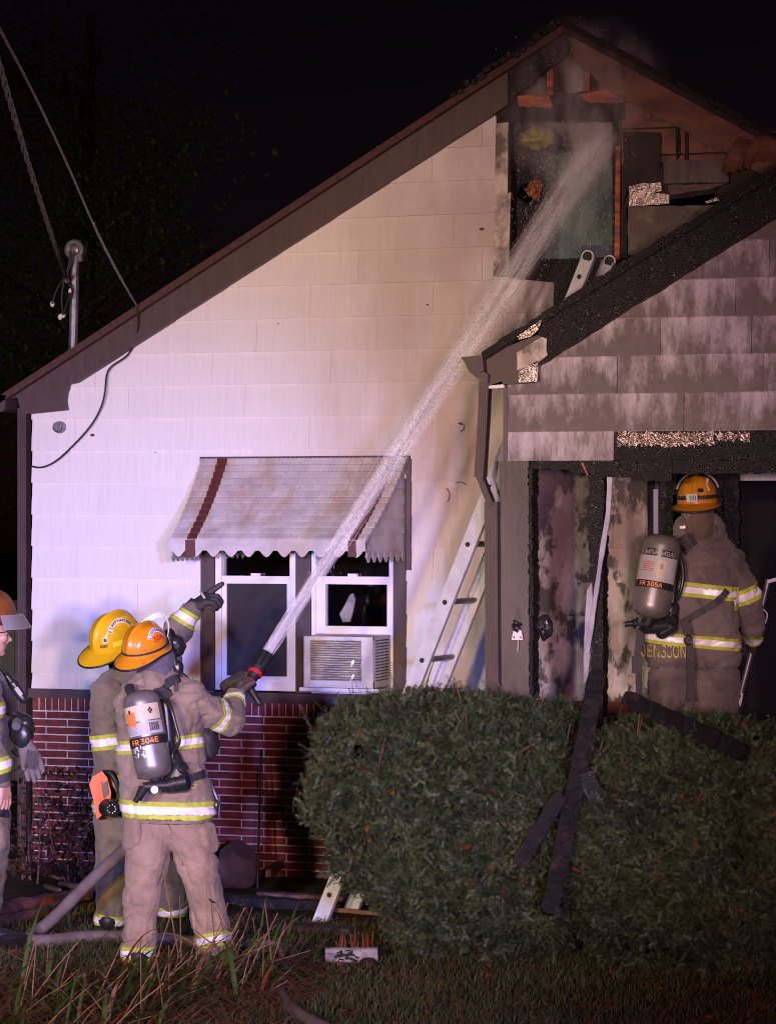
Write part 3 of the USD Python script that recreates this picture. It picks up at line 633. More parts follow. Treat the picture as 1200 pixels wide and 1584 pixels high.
# roof of the porch: charred rake boards, decking, eave return
def pstrip(x0, x1, up, dn, front, back, amp, seed):
    q = [(x, porch_z(x) - up) for x in np.linspace(x0, x1, 12)] + [(x, porch_z(x) - dn) for x in np.linspace(x1, x0, 12)]
    return wall_piece(ragged(q, amp, .05, seed), front, back)
XE = P(745, 548, PD + .12)[0]
xb = P(838, 520, PD + .1)[0]
obj('rake_board', pstrip(xb - .03, PRX, 0.02, 0.245, PD + .085, PD + .02, .006, 51), 'char', porch)
obj('rake_board', pstrip(PRX, 2 * PRX - XE, 0.02, 0.245, PD + .085, PD + .02, .006, 52), 'char', porch)
obj('rake_edge', pstrip(XE, PRX, -0.012, 0.035, PD + .125, PD + .02, .004, 53), 'char', porch)
for sgn in (-1, 1):
    e = PRX + sgn * (PRX - XE)
    v = [(x, y, porch_z(x) + dz) for x, dz in ((PRX, 0), (e, 0), (e, -.04), (PRX, -.04)) for y in (-PD - .10, -.03)]
    obj('roof', trimesh.convex.convex_hull(np.array(v)), 'char', porch)
scal = MB(); r = random.Random(12)
for k in range(70):
    t = r.random(); x = XE + .1 + t * (PRX - XE - .1)
    a = -math.atan(PS)
    scal.box((x, -PD - .125 + r.uniform(0, .05), porch_z(x) + .006), (r.uniform(.03, .09), .03, r.uniform(.012, .03)), [[math.cos(a), 0, -math.sin(a)], [0, 1, 0], [math.sin(a), 0, math.cos(a)]])
obj('roof_remains', scal, 'char', porch, kind='stuff')
dE = PD + .09
ret = pboard('eave_return', [(748, 556), (800, 533), (836, 519), (846, 524), (845, 540), (847, 549), (832, 562), (831, 592), (760, 597), (752, 575)], PD + .02, .07, 'brown_trim', 54, .001)
pboard('eave_cap', [(800, 545), (838, 521), (846, 524), (845, 540), (847, 549), (835, 559), (800, 573)], PD + .09, .006, 'jamb_white', 56, .002)
pboard('foil_flashing', [(803, 575), (832, 558), (831, 590), (802, 592)], PD + .092, .004, 'foil', 57, .002)
pboard('foil_flashing', [(800, 520), (838, 494), (834, 508), (822, 520), (802, 526)], PD + .127, .004, 'foil', 58, .002)
pboard('soffit_end', [(757, 598), (778, 590), (783, 600), (757, 601)], PD + .06, .03, 'white_vinyl', 59, .001)
gp = [(P(a, b, 1.66)[0], P(a, b, 1.66)[2]) for a, b in ((713, 553), (716, 552), (746, 549), (748, 574), (740, 576), (725, 574), (719, 562))]
obj('gutter', wall_piece(Polygon(gp), 1.66, 0.05), 'brown_trim', porch)
gq = [(P(a, b, 1.62)[0], P(a, b, 1.62)[2]) for a, b in ((725, 574), (748, 573), (756, 580), (755, 592), (743, 588))]
obj('gutter_outlet', wall_piece(Polygon(gq), 1.63, 1.50), 'brown_trim', porch)
dsn = MB()
def fluted(path, w, dep, mbx, d):
    for (a, b) in zip(path, path[1:]):
        A, B = P(*a, d), P(*b, d)
        mbx.bar(A, B, dep, w, (1, 0, 0.001))
        for q in (-.32, -.1, .12, .34):
            o = np.array([q * w, -dep / 2 - .001, 0]); mbx.bar(A + o, B + o, .006, w * .09, (1, 0, .001))
fluted([(751, 590), (749, 640), (743, 738)], .055, .075, dsn, 1.56)
fluted([(743, 736), (761, 782)], .035, .07, dsn, 1.555)
fluted([(761, 776), (763, 1090)], .075, .06, dsn, 1.54)
obj('downspout', dsn, 'brown_trim', porch)
bt = MB()
for i in range(9): bt.bar(P(738 + r.uniform(-5, 4), 716 + i * 3.4, 1.60), P(747, 720 + i * 3, 1.60), .01, .012, (0, 0, 1))
obj('crumpled_joint', bt, 'brown_trim', porch)
# light left in its socket, hanging from its wires on the post
lf = MB()
A = P(802, 980, PD)
lf.add(trimesh.util.concatenate([trimesh.creation.extrude_polygon(Polygon([(-.032, -.035), (.034, -.035), (.026, .015), (.004, .032), (-.02, .018)]).difference(unary_union([LineString([(a, b), (a + .001, b)]).buffer(.005) for a, b in ((-.018, -.02), (.02, -.02), (.0, .01))])), .012, engine='earcut')]).vertices @ np.array([[1, 0, 0], [0, 0, 1.0], [0, -1, 0]]) + A + (0, -.022, 0),
       trimesh.creation.extrude_polygon(Polygon([(-.032, -.035), (.034, -.035), (.026, .015), (.004, .032), (-.02, .018)]).difference(unary_union([LineString([(a, b), (a + .001, b)]).buffer(.005) for a, b in ((-.018, -.02), (.02, -.02), (.0, .01))])), .012, engine='earcut').faces)
lp = thing('light_bracket', 'white triangular lamp bracket with a black socket on the sooty porch post', 'lamp bracket')
obj('plate', lf, 'white_vinyl', lp)
sk = MB().tube([A + (-.02, -.03, .05), A + (0, -.05, .03), A + (.012, -.045, .02)], [.012, .02, .016], 10).tube(spline([A + (-.02, -.02, .07), A + (.0, -.04, .06), A + (.02, -.02, .05)], 6), .008, 6)
obj('socket', sk, 'black_plastic', lp)
obj('wire', MB().tube(spline([A + (0.002, -.01, -.03), A + (.005, -.03, -.06), A + (0, -.02, -.10)], 8), .0025, 5), 'white_vinyl', lp)
# melted black lantern on the other face of the post
ml = obj('melted_lantern', blob(P(842, 970, PD - .08), (.035, .04, .085), .04, 9), 'black_plastic')
tag(ml, 'melted black lantern stuck to the charred edge of the porch post', 'lantern')

# ------------------------------------------------------------------ extension ladder
ladder = thing('extension_ladder', 'aluminium extension ladder leaning up past the porch eave to the attic opening', 'ladder')
def ladder_section(A, B, side, wide, dep, n0, n1, step, mat='aluminium', name='rail', phase=.16):
    A, B = np.asarray(A, float), np.asarray(B, float)
    along = unit(B - A); L = np.linalg.norm(B - A); nrm = unit(np.cross(side, along))
    for k, o in ((0, 0.0), (1, wide)):
        m = MB(); s = 1 if k == 0 else -1
        base = side * o
        ctr = (A + B) / 2 + base
        ax = np.array([side, nrm, along])
        m.box(ctr, (.005, dep, L), ax)
        for q in (-1, 1): m.box(ctr + nrm * q * (dep / 2 - .003) + side * s * .016, (.03, .006, L), ax)
        obj(name, m, mat, ladder)
    k = 0
    s = phase
    while s < L - .05:
        p = A + along * s
        obj('rung', MB().tube([p - side * .006, p + side * (wide + .006)], .017, 12), mat if False else 'ladder_rung', ladder)
        rg = MB()
        for (o, e) in ((-.0045, -1),):
            t = trimesh.creation.annulus(.0145, .021, .006, sections=18)
            a, b, c = frame_of(side); rg.add(t.vertices @ np.array([a, b, c]) + p + side * (o - .004), t.faces)
        obj('rung_collar', rg, mat, ladder)
        hb = trimesh.creation.cylinder(.014, .004, sections=16); hb_m = MB(); hb_m.add(hb.vertices @ np.array([a, b, c]) + p - side * .010, hb.faces)
        obj('rung_end', hb_m, 'black_rubber', ladder)
        s += step
std('ladder_rung', (0.22, 0.21, 0.22), (0.16, 0.15, 0.16), 20, rough=0.45, metal=0.5)
LA, LB_ = P(487, 1444, 1.74), P(893, 415, 0.93)
side = unit(np.array([0.13, 0.99, 0.0]))
base_top = LA + (LB_ - LA) * 0.80
ladder_section(LA, base_top, side, 0.40, .085, 0, 0, .355, phase=.23)
nrm = unit(np.cross(side, LB_ - LA)); nrm = nrm if nrm[2] > 0 else -nrm
f0, f1 = P(760, 768, 1.26), P(906, 396, 0.95)
ladder_section(f0 + side * .03, f1 + side * .03, side, 0.34, .075, 0, 0, .355, phase=.30)
tipc = MB()
for o in (0.03, .37):
    c = trimesh.creation.cylinder(.0385, .012, sections=20); a, b, cc = frame_of(side)
    for pnt in (f0, f1): tipc.add(c.vertices @ np.array([a, b, cc]) + pnt + side * o, c.faces)
obj('rail_end', tipc, 'aluminium', ladder)
kn = MB()
for o in (0.03, .37):
    c = trimesh.creation.cylinder(.030, .016, sections=20); kn.add(c.vertices @ np.array([a, b, cc]) + f1 + side * o, c.faces)
obj('end_cap', kn, 'black_rubber', ladder)
al = unit(LB_ - LA)
obj('foot', MB().box(LA + side * .02 + al * .0, (.05, .09, .05), [side, unit(np.cross(side, al)), al]).box(LA + side * .38, (.05, .11, .10), [side, unit(np.cross(side, al)), al]), 'black_rubber', ladder)
std('label_white', (0.40, 0.37, 0.35), (0.22, 0.2, 0.19), 18, rough=0.5); std('label_black', (0.02, 0.02, 0.02), rough=0.5); std('red_paint', (0.5, 0.02, 0.03), rough=0.4)
ax = np.array([unit(np.cross(side, al)), al, side])
lb = MB().box(LA + al * .06 - side * .005, (.05, .06, .003), ax); obj('number_plate', lb, 'label_white', ladder)
tx = meshkit.text_mesh('18', .038, .002, True); tx.apply_translation((-.02, -.02, 0))
q = MB(); fx = unit(np.cross(side, al)); fx = fx if fx @ RT > 0 else -fx
q.add(tx.vertices @ np.array([fx, al, -side]) + LA + al * .06 - side * .0068, tx.faces); obj('number', q, 'label_black', ladder)
obj('paint_mark', MB().box(LA + al * .39 - side * .005 - fx * .03, (.02, .07, .003), ax), 'red_paint', ladder)

# ------------------------------------------------------------------ window air conditioner
ac = thing('air_conditioner', 'cream window air conditioner sticking out of the right window', 'air conditioner')
ax0, ax1, adp = 2.028, 2.478, 0.36
az0, az1 = Z0(520, 1064, adp), Z0(520, 985, adp)
obj('case', MB().span((ax0, -adp + .02, az0), (ax1, 0.02, az1)), 'ac_plastic', ac)
obj('front_frame', MB().span((ax0, -adp + .018, az0), (ax0 + .04, -adp - .008, az1)).span((ax1 - .075, -adp + .018, az0), (ax1, -adp - .008, az1)).span((ax0, -adp + .018, az1 - .022), (ax1, -adp - .006, az1)).span((ax0, -adp + .018, az0), (ax1, -adp - .006, az0 + .042)), 'ac_plastic', ac)
obj('coil', MB().span((ax0 + .03, -adp + .010, az0 + .03), (ax1 - .06, -adp + .014, az1 - .02)), 'ac_fin', ac)
r = random.Random(2)
n = 17
for k in range(n):
    zz = az0 + .05 + (az1 - az0 - .08) * k / (n - 1)
    pts = [(ax0 + .035 + (ax1 - ax0 - .11) * t, -adp + .0 + r.uniform(-.003, .003), zz + r.uniform(-.003, .003)) for t in np.linspace(0, 1, 9)]
    obj('louvre', MB().ribbon(np.array(pts), .010, (0, -.6, .8), .002), 'ac_fin', ac)
dn = MB()
for a, b in ((545, 1027), (561, 1027), (545, 1049)):
    p = P(a, b, adp + .003); dn.ribbon(spline([p + (-.012, 0, -.02), p + (0, -.004, .0), p + (.008, 0, .022)], 5), .014, (0.3, -1, .4), .003)
obj('bent_fin', dn, 'aluminium', ac)
for c in range(3):
    for k in range(14):
        zz = az0 + .04 + (az1 - az0 - .07) * k / 13
        y0 = -adp + .045 + c * .085
        obj('side_slot', MB().span((ax1 - .002, y0, zz), (ax1 + .002, y0 + .07, zz + .009)), 'black_plastic', ac)
obj('mounting_sill', MB().span((X0(480), 0.0, Z0(520, 1068, .05)), (X0(611), -.20, Z0(520, 1066, .05) + .016)), 'white_vinyl', ac)
sd = MB()
for k in range(8):
    xx = X0(580) + k * .016
    sd.span((xx, -.015, az0), (xx + .008, .0, az1 + .01))
obj('side_curtain', sd, 'white_vinyl', ac)

# ------------------------------------------------------------------ service mast and wires
mast = thing('service_mast', 'galvanised electric service mast rising behind the left roof slope', 'service mast')
yb = 0.9
def PY(px, py, y): return P(px, py, -y)
b0, t0 = PY(111, 560, yb), PY(116, 395, yb)
obj('pipe', MB().tube([b0 + (0, 0, -.4), t0], .032, 16), 'steel_pipe', mast)
hd = trimesh.creation.torus(.052, .022, major_sections=24, minor_sections=10)
hm = MB(); hm.add(hd.vertices @ np.array([[1, 0, 0], [0, 0, 1.0], [0, -1, 0]]) + PY(115, 386, yb), hd.faces)
hm.add(blob(PY(115, 386, yb - .0) + (0, .06, 0), (.06, .06, .06), .0, 1)); hm.span(PY(124, 400, yb) + (-.01, -.02, -.02), PY(124, 400, yb) + (.02, .02, .02))
obj('weather_head', hm, 'steel_pipe', mast)
ins = MB()
for a, b in ((104, 433), (109, 450), (81, 470), (98, 487), (93, 490)): ins.add(blob(PY(a, b, yb - .1), (.016, .016, .022), .0, 1, 1))
obj('insulator', ins, 'white_vinyl', mast)
lo = MB()
for pts in (((110, 388), (106, 410), (104, 433)), ((113, 392), (104, 420), (92, 440), (81, 470)), ((112, 392), (100, 430), (95, 465), (98, 487)), ((104, 436), (112, 452), (110, 462)), ((98, 487), (105, 465), (109, 452))):
    lo.tube(spline([PY(a, b, yb - .12) for a, b in pts], 12), .007, 5)
obj('drip_loop', lo, 'cable', mast)
std('wire_grey', (0.16, 0.14, 0.15), rough=0.5)
w1 = MB(); pts = spline([PY(104, 433, yb - .1), PY(75, 350, -1.2), PY(40, 240, -3.2), PY(0, 105, -5.5), PY(-60, -80, -8)], 60)
for ph in (0, 2.1, 4.2):
    off = np.stack([np.cos(np.arange(60) * 1.1 + ph), np.zeros(60), np.sin(np.arange(60) * 1.1 + ph)], 1) * .009
    w1.tube(pts + off, .008, 5)
p = obj('overhead_cable', w1, 'wire_grey'); tag(p, 'twisted overhead supply cable running from the mast to the upper left', 'cable')
w2 = MB().tube(spline([P(212, 473, .16), P(170, 400, 1.2), P(120, 290, 3.0), P(60, 160, 5), P(0, 45, 7), P(-60, -70, 9)], 60), .0065, 6).tube(spline([P(212, 473, .16), P(178, 412, 1.1), P(145, 345, 2.2)], 12), .005, 6)
p = obj('phone_cable', w2, 'wire_grey'); tag(p, 'thin straight overhead line reaching the edge of the left roof slope', 'cable')
w3 = MB().tube(spline([P(212, 475, .14), P(214, 500, .10), P(208, 530, .05), P(196, 550, .05), P(168, 572, .06), P(163, 600, .07), P(158, 625, .06), P(146, 650, .05), P(110, 692, .045), P(80, 717, .04), P(62, 723, .04), P(52, 722, .03), P(50, 720, -.05)], 70), .006, 6)
p = obj('drop_cable', w3, 'cable'); tag(p, 'black cable looping down the siding from roof edge to the left corner', 'cable')
# ------------------------------------------------------------------ people: helpers
from scipy.spatial import cKDTree
def skin(bones, edge=0.022, rounds=14, seg=20):
    """One continuous surface over chains of balls: each bone is a list of (point, radius)."""
    hulls = []
    for b in bones:
        hulls.append(m3.Manifold.batch_hull([m3.Manifold.sphere(float(rad), seg).translate([float(c) for c in p]) for p, rad in b]))
    m = m3.Manifold.batch_boolean(hulls, m3.OpType.Add)
    t = tm(m.refine_to_length(edge)); t.merge_vertices()
    trimesh.smoothing.filter_taubin(t, lamb=0.5, nu=0.52, iterations=rounds)
    return t
def cloth(t, amp, seed, sx=6.0, sz=13.0, dirn=(0, 0, 1.0)):
    """Folds of heavy cloth: soft swells that meet in sharp creases, tighter along dirn."""
    t = t.copy(); n = t.vertex_normals; d = unit(dirn); v = t.vertices
    q = v * sx + np.outer(v @ d, d) * (sz - sx)
    w = np.stack([meshkit.fbm(v * 4.0 + k * 9.1, 2, seed + 9 + k) for k in range(3)], 1) - .5
    q = q + w * 2.4
    a = np.abs(2 * meshkit.noise(q, seed) - 1) ** .75
    c = np.abs(2 * meshkit.noise(q * 2.1 + 7, seed + 5) - 1) ** .85
    b = meshkit.fbm(v * 5.0, 2, seed + 3) - .5
    t.vertices = v + n * (amp * (1.5 * a + .55 * c - 1.0) + amp * 1.2 * b)[:, None]
    return t
def cut_below(t, p, n):
    return tm(mf(t).trim_by_plane([float(x) for x in unit(n)], float(np.dot(unit(n), p))))
def band(t, p, n, half, off, centre=None, radius=None):
    """A strip sewn round the garment t where the plane (p, n) cuts it."""
    e = t.copy(); e.vertices = e.vertices + e.vertex_normals * off
    m = mf(e)
    n = unit(n); p = np.asarray(p, float)
    m = m.trim_by_plane([float(x) for x in n], float(n @ p - half)).trim_by_plane([float(-x) for x in n], float(-(n @ p) - half))
    if centre is not None: m = m ^ m3.Manifold.sphere(float(radius), 24).translate([float(c) for c in centre])
    return tm(m)
def trims(t, p, n, parent, half=0.038, centre=None, radius=None, silver='trim_silver'):
    try:
        a = band(t, p, n, half, 0.004, centre, radius); b = band(t, p, n, half * .46, 0.0065, centre, radius)
        if len(a.faces): obj('trim_band', a, 'trim_lime', parent, smooth=40)
        if len(b.faces): obj('reflective_stripe', b, silver, parent, smooth=40)
    except Exception as e: print('trim', e)
def limbs(*chains):
    out = []
    for c in chains:
        for a, b in zip(c, c[1:]): out.append([a, b])
    return out
def drape(t, pts, w, lift=0.004, k=5):
    """Moves points along w onto the side of t that is turned against w."""
    u, v, w = frame_of(w)
    n = t.vertex_normals @ w < -0.15
    V = t.vertices[n]; tree = cKDTree(np.stack([V @ u, V @ v], 1)); h = V @ w
    p = np.asarray(pts, float)
    dist, idx = tree.query(np.stack([p @ u, p @ v], 1), k=k)
    wt = 1 / (dist + .004); hh = (h[idx] * wt).sum(1) / wt.sum(1)
    return p + np.outer(hh - p @ w - lift, w)
def lettering(text, height, org, right, up, out, depth=0.003, bold=True, bend=None):
    m = meshkit.text_mesh(text, height, depth, bold); v = m.vertices
    return trimesh.Trimesh(np.asarray(org) + np.outer(v[:, 0], right) + np.outer(v[:, 1], up) + np.outer(v[:, 2], out), m.faces, process=False)

def hand(wrist, d, n, side, curls, thumb=(0.9, 0.3), s=1.0, fat=1.0, spread=0.10, thumb_side=1):
    """Palm, four unequal fingers and a thumb. d: the way the fingers leave the wrist, n: the way the palm looks, curls: bend per finger (radians per joint)."""
    d = unit(d); n = unit(n - d * np.dot(n, d)); x = np.cross(d, n) * side
    w = np.asarray(wrist, float)
    bones = []
    pl = 0.095 * s
    kn = [w + d * pl * (1.0 - .06 * abs(i - 1.2)) + x * (i - 1.5) * -0.021 * s * fat for i in range(4)]
    bones.append([(w - d * .01, .027 * s * fat), (w + d * .03 + x * .02 * s, .022 * s * fat), (w + d * .03 - x * .02 * s, .021 * s * fat)] + [(k, .0145 * s * fat) for k in kn])
    ln = [0.043, 0.049, 0.045, 0.035]
    for i in range(4):
        p = kn[i]; ang = curls[i] * .75; dd = unit(d + x * -spread * (i - 1.5))
        rad = [.0135, .0125, .0115, .0095]
        for j in range(3):
            L = ln[i] * s * (1.0, .66, .55)[j] * (1 + .1 * (fat - 1))
            q = p + (dd * math.cos(ang) + n * math.sin(ang)) * L
            bones.append([(p, rad[j] * s * fat), (q, rad[j + 1] * s * fat)]); p = q; ang += curls[i]
    tb = w + d * .028 * s + x * .030 * s * thumb_side
    td = unit(d * math.cos(thumb[0]) + x * thumb_side * math.sin(thumb[0]) + n * thumb[1])
    t1 = tb + td * .040 * s; td2 = unit(td + n * thumb[1] * .8 + d * .25); t2 = t1 + td2 * .034 * s; t3 = t2 + unit(td2 + n * .3) * .024 * s
    bones += [[(tb, .020 * s * fat), (t1, .0150 * s * fat)], [(t1, .0145 * s * fat), (t2, .0130 * s * fat)], [(t2, .0130 * s * fat), (t3, .0105 * s * fat)]]
    return skin(bones, edge=0.006, rounds=6, seg=14)

# ---- cloth and gear materials
def fabric(name, a, b, dirt, sc=5.0):
    std(name, a, b, sc, (1, 1, 1), 0.38, 0.66, rough=0.85, spec=0.15, bump=0.8, bscale=26, sheen=0.15, bdist=0.012, bstretch=(1, 1, 1.5), layers=((dirt, 8, (1, 1, 0.7), 0.52, 0.68, 0.65), (dirt, 2.6, (1, 1, 1), 0.45, 0.68, 0.5)))
fabric('coat_tan', (0.30, 0.225, 0.165), (0.22, 0.163, 0.12), (0.11, 0.085, 0.065))
fabric('coat_grey', (0.21, 0.168, 0.130), (0.165, 0.130, 0.100), (0.085, 0.066, 0.05))
fabric('coat_sooty', (0.17, 0.132, 0.130), (0.125, 0.097, 0.096), (0.055, 0.038, 0.035))
fabric('trousers_tan', (0.34, 0.24, 0.17), (0.26, 0.182, 0.13), (0.13, 0.10, 0.075))
fabric('trousers_olive', (0.20, 0.165, 0.115), (0.15, 0.125, 0.09), (0.07, 0.055, 0.04))
fabric('hood_grey', (0.17, 0.16, 0.21), (0.12, 0.11, 0.15), (0.08, 0.07, 0.09))
fabric('coat_brown', (0.15, 0.10, 0.075), (0.11, 0.075, 0.055), (0.05, 0.035, 0.03))
std('trim_lime', (0.46, 0.52, 0.05), (0.38, 0.42, 0.045), 30, rough=0.6, layers=(((0.26, 0.22, 0.06), 9, (1, 1, 1), 0.55, 0.75, 0.5),))
std('trim_silver', (0.86, 0.80, 0.84), (0.76, 0.70, 0.74), 26, rough=0.35, spec=0.8, layers=(((0.5, 0.45, 0.45), 12, (1, 1, 1), 0.58, 0.75, 0.5),))
std('helmet_yellow', (0.80, 0.47, 0.012), (0.74, 0.42, 0.012), 6, rough=0.28, spec=0.5, layers=(((0.35, 0.2, 0.03), 14, (1, 1, 1), 0.6, 0.75, 0.45),))
std('helmet_brown', (0.26, 0.085, 0.02), (0.16, 0.05, 0.015), 8, rough=0.4)
std('helmet_orange', (0.74, 0.29, 0.012), (0.62, 0.22, 0.012), 6, rough=0.26, spec=0.5, layers=(((0.22, 0.10, 0.03), 11, (1, 1, 1), 0.55, 0.75, 0.55),))
std('helmet_amber', (0.62, 0.25, 0.012), (0.50, 0.18, 0.012), 6, rough=0.35, spec=0.5, layers=(((0.2, 0.09, 0.03), 10, (1, 1, 1), 0.55, 0.75, 0.55),))
std('sticker_white', (0.8, 0.8, 0.8), rough=0.4); std('sticker_blue', (0.03, 0.04, 0.30), rough=0.4); std('sticker_black', (0.02, 0.02, 0.03), rough=0.4); std('sticker_red', (0.62, 0.03, 0.02), rough=0.4)
std('reflex_yellow', (0.85, 0.72, 0.03), rough=0.35); std('leather_dark', (0.05, 0.042, 0.040), (0.032, 0.028, 0.028), 20, rough=0.65, bump=0.4, bscale=120)
std('glove_olive', (0.075, 0.062, 0.05), (0.05, 0.04, 0.034), 16, rough=0.75, bump=0.4, bscale=120)
std('glove_grey', (0.17, 0.14, 0.13), (0.12, 0.10, 0.09), 16, rough=0.8, bump=0.4, bscale=120)
std('webbing', (0.035, 0.03, 0.034), (0.025, 0.022, 0.026), 50, rough=0.6, bump=0.3, bscale=300)
std('skin', (0.56, 0.33, 0.25), (0.50, 0.27, 0.21), 18, rough=0.5, spec=0.4)
std('bottle_grey', (0.24, 0.215, 0.20), (0.16, 0.145, 0.135), 8, rough=0.36, metal=0.35, spec=0.6, layers=(((0.10, 0.08, 0.07), 16, (1, 1, 1), 0.58, 0.74, 0.6),))
std('bottle_label', (0.62, 0.50, 0.36), (0.55, 0.44, 0.32), 15, rough=0.5); std('bottle_label_grey', (0.46, 0.44, 0.44), (0.38, 0.36, 0.36), 15, rough=0.5); std('label_orange', (0.72, 0.20, 0.05), rough=0.5)
std('lettering_orange', (0.85, 0.26, 0.04), rough=0.5); std('lettering_yellow', (0.88, 0.82, 0.28), rough=0.6); std('lettering_red', (0.5, 0.1, 0.06), rough=0.5); std('lettering_grey', (0.3, 0.28, 0.28), rough=0.5)
std('saw_orange', (0.78, 0.10, 0.015), (0.7, 0.08, 0.012), 9, rough=0.35); std('chrome', (0.7, 0.7, 0.72), rough=0.2, metal=1.0)
std('hose_tan', (0.15, 0.112, 0.10), (0.10, 0.076, 0.066), 9, rough=0.8, bump=0.5, bscale=160, layers=(((0.12, 0.09, 0.07), 8, (1, 1, 1), 0.5, 0.7, 0.7),))
material('visor', {'f': ('fresnel', {'IOR': 1.6}), 't': ('transparent_bsdf', {'color': (0.75, 0.72, 0.74)}), 'g': ('glossy_bsdf', {'roughness': 0.1, 'color': (0.9, 0.9, 0.9)}), 'd': ('diffuse_bsdf', {'color': (0.7, 0.66, 0.68)}), 'm': ('mix_closure', {}), 'm2': ('mix_closure', {'fac': 0.30})},
         [('f.fac', 'm.fac'), ('t.BSDF', 'm.closure1'), ('g.BSDF', 'm.closure2'), ('m.closure', 'm2.closure1'), ('d.BSDF', 'm2.closure2')], 'm2.closure')

class Helmet:
    def __init__(s, centre, fwd, parent, mat, roll=0.0, k=1.0, brim=(0.035, 0.022, 0.085)):
        s.c, s.k = np.asarray(centre, float), k
        f = unit(fwd); r_ = unit(np.cross(f, UP)); u = np.cross(r_, f)
        s.r, s.f, s.u = r_ * math.cos(roll) + u * math.sin(roll), f, u * math.cos(roll) - r_ * math.sin(roll)
        A, E = 72, 22
        az, el = np.meshgrid(np.linspace(0, 2 * np.pi, A, endpoint=False), np.linspace(0, np.pi / 2, E), indexing='ij')
        v = s.dome(az.ravel(), el.ravel(), 0.0)
        fc = [(i * E + j, ((i + 1) % A) * E + j, ((i + 1) % A) * E + j + 1, i * E + j + 1) for i in range(A) for j in range(E - 1)]
        s.prim = obj('helmet', (v, np.array(fc)[:, ::-1]), mat, parent, smooth=50)
        a = np.linspace(0, 2 * np.pi, A, endpoint=False)
        rear = np.clip(-np.cos(a), 0, 1); front = np.clip(np.cos(a), 0, 1)
        w = brim[1] + (brim[2] - brim[1]) * rear ** 1.5 + (brim[0] - brim[1]) * front ** 2
        def ring(o, z): 
            x, y = (0.118 + o) * np.sin(a), (0.150 + o) * np.cos(a); return s.world(np.stack([x, y, z + 0 * a], 1))
        top_in, top_out = ring(-.004, .004), ring(w, -.010 - .032 * rear ** 2 - .01 * front)
        bot_out, bot_in = top_out - s.u * .006, ring(-.006, -.006)
        V = np.vstack([top_in, top_out, bot_out, bot_in]); F_ = []
        for q in range(4):
            q2 = (q + 1) % 4
            F_ += [(q * A + i, q * A + (i + 1) % A, q2 * A + (i + 1) % A, q2 * A + i) for i in range(A)]
        obj('brim', (V, np.array(F_)[:, ::-1]), mat, s.prim, smooth=40)
        obj('brim_edge', MB().tube(np.vstack([top_out, top_out[:1]]) - s.u * .003, .0055, 8, cap=False), 'black_rubber', s.prim, smooth=60)
        li = s.world(np.stack([.112 * np.sin(a), .144 * np.cos(a), 0 * a + .002], 1))
        obj('liner', (np.vstack([li, s.world(np.array([[0, 0, .03]]))]), np.array([(i, (i + 1) % A, A) for i in range(A)])), 'black_plastic', s.prim)
    def world(s, p): return s.c + (p * s.k) @ np.array([s.r, s.f, s.u])
    def dome(s, az, el, off):
        az, el = np.asarray(az, float), np.asarray(el, float)
        ce = np.cos(el) ** 0.80; se = np.sin(el) ** 0.95
        x, y, z = .118 * ce * np.sin(az), .150 * ce * np.cos(az), .162 * se
        rid = .010 * np.exp(-(x / .013) ** 2) * np.clip(z / .06, 0, 1) + .004 * (np.exp(-((np.abs(x) - .062) / .010) ** 2)) * np.clip(z / .06, 0, 1)
        n = np.stack([x / .118 ** 2, y / .150 ** 2, z / .162 ** 2], -1); n /= np.linalg.norm(n, axis=-1, keepdims=True) + 1e-9
        return s.world(np.stack([x, y, z], -1) + n * (rid + off)[..., None] if np.ndim(rid) else np.stack([x, y, z], -1) + n * (rid + off))
    def uv(s, a0, e0, u, v, off):
        """Metres right (u) and up (v), seen from outside, from a point on the dome."""
        return s.dome(a0 - np.asarray(u) / (.128 * math.cos(e0) ** .8 + .01), e0 + np.asarray(v) / .145, np.full(np.shape(u), off))
    def patch(s, name, a0, e0, u0, u1, v0, v1, off, mat, n=10):
        U, V = np.meshgrid(np.linspace(u0, u1, n), np.linspace(v0, v1, n), indexing='ij')
        p = s.uv(a0, e0, U.ravel(), V.ravel(), off); q = s.uv(a0, e0, U.ravel(), V.ravel(), off - .004)
        f = [(i * n + j, (i + 1) * n + j, (i + 1) * n + j + 1, i * n + j + 1) for i in range(n - 1) for j in range(n - 1)]
        obj(name, (np.vstack([p, q]), np.array(f + [tuple(x + n * n for x in g[::-1]) for g in f])), mat, s.prim)
    def arc_text(s, text, a0, e0, rad, size, span, mat, back=None, name='lettering', mid=0.0):
        if back:
            th = np.linspace(-span / 2 - .12, span / 2 + .12, 26) + mid; rr = np.array([rad - size * .35, rad + size * .35 + size])
            U = np.array([[b * math.sin(t) for b in rr] for t in th]); V = np.array([[b * math.cos(t) for b in rr] for t in th])
            p = s.uv(a0, e0, U.ravel(), V.ravel(), .0014); q = s.uv(a0, e0, U.ravel(), V.ravel(), -.002)
            f = [(2 * i, 2 * i + 1, 2 * i + 3, 2 * i + 2) for i in range(25)]
            obj('sticker', (np.vstack([p, q]), np.array(f + [tuple(x + 52 for x in g[::-1]) for g in f])), back, s.prim)
        m = MB(); L = len(text)
        for i, ch in enumerate(text):
            t = mid - span / 2 + span * i / max(L - 1, 1)
            g = meshkit.text_mesh(ch, size, .002, True); v = g.vertices; w = v[:, 0].max()
            x, y = v[:, 0] - w / 2, v[:, 1] + rad
            U, V = x * math.cos(t) + y * math.sin(t), -x * math.sin(t) + y * math.cos(t)
            p = np.array([s.uv(a0, e0, a, b, .0022 + c) for a, b, c in zip(U, V, v[:, 2])])
            m.add(p, g.faces)
        obj(name, m, mat, s.prim)
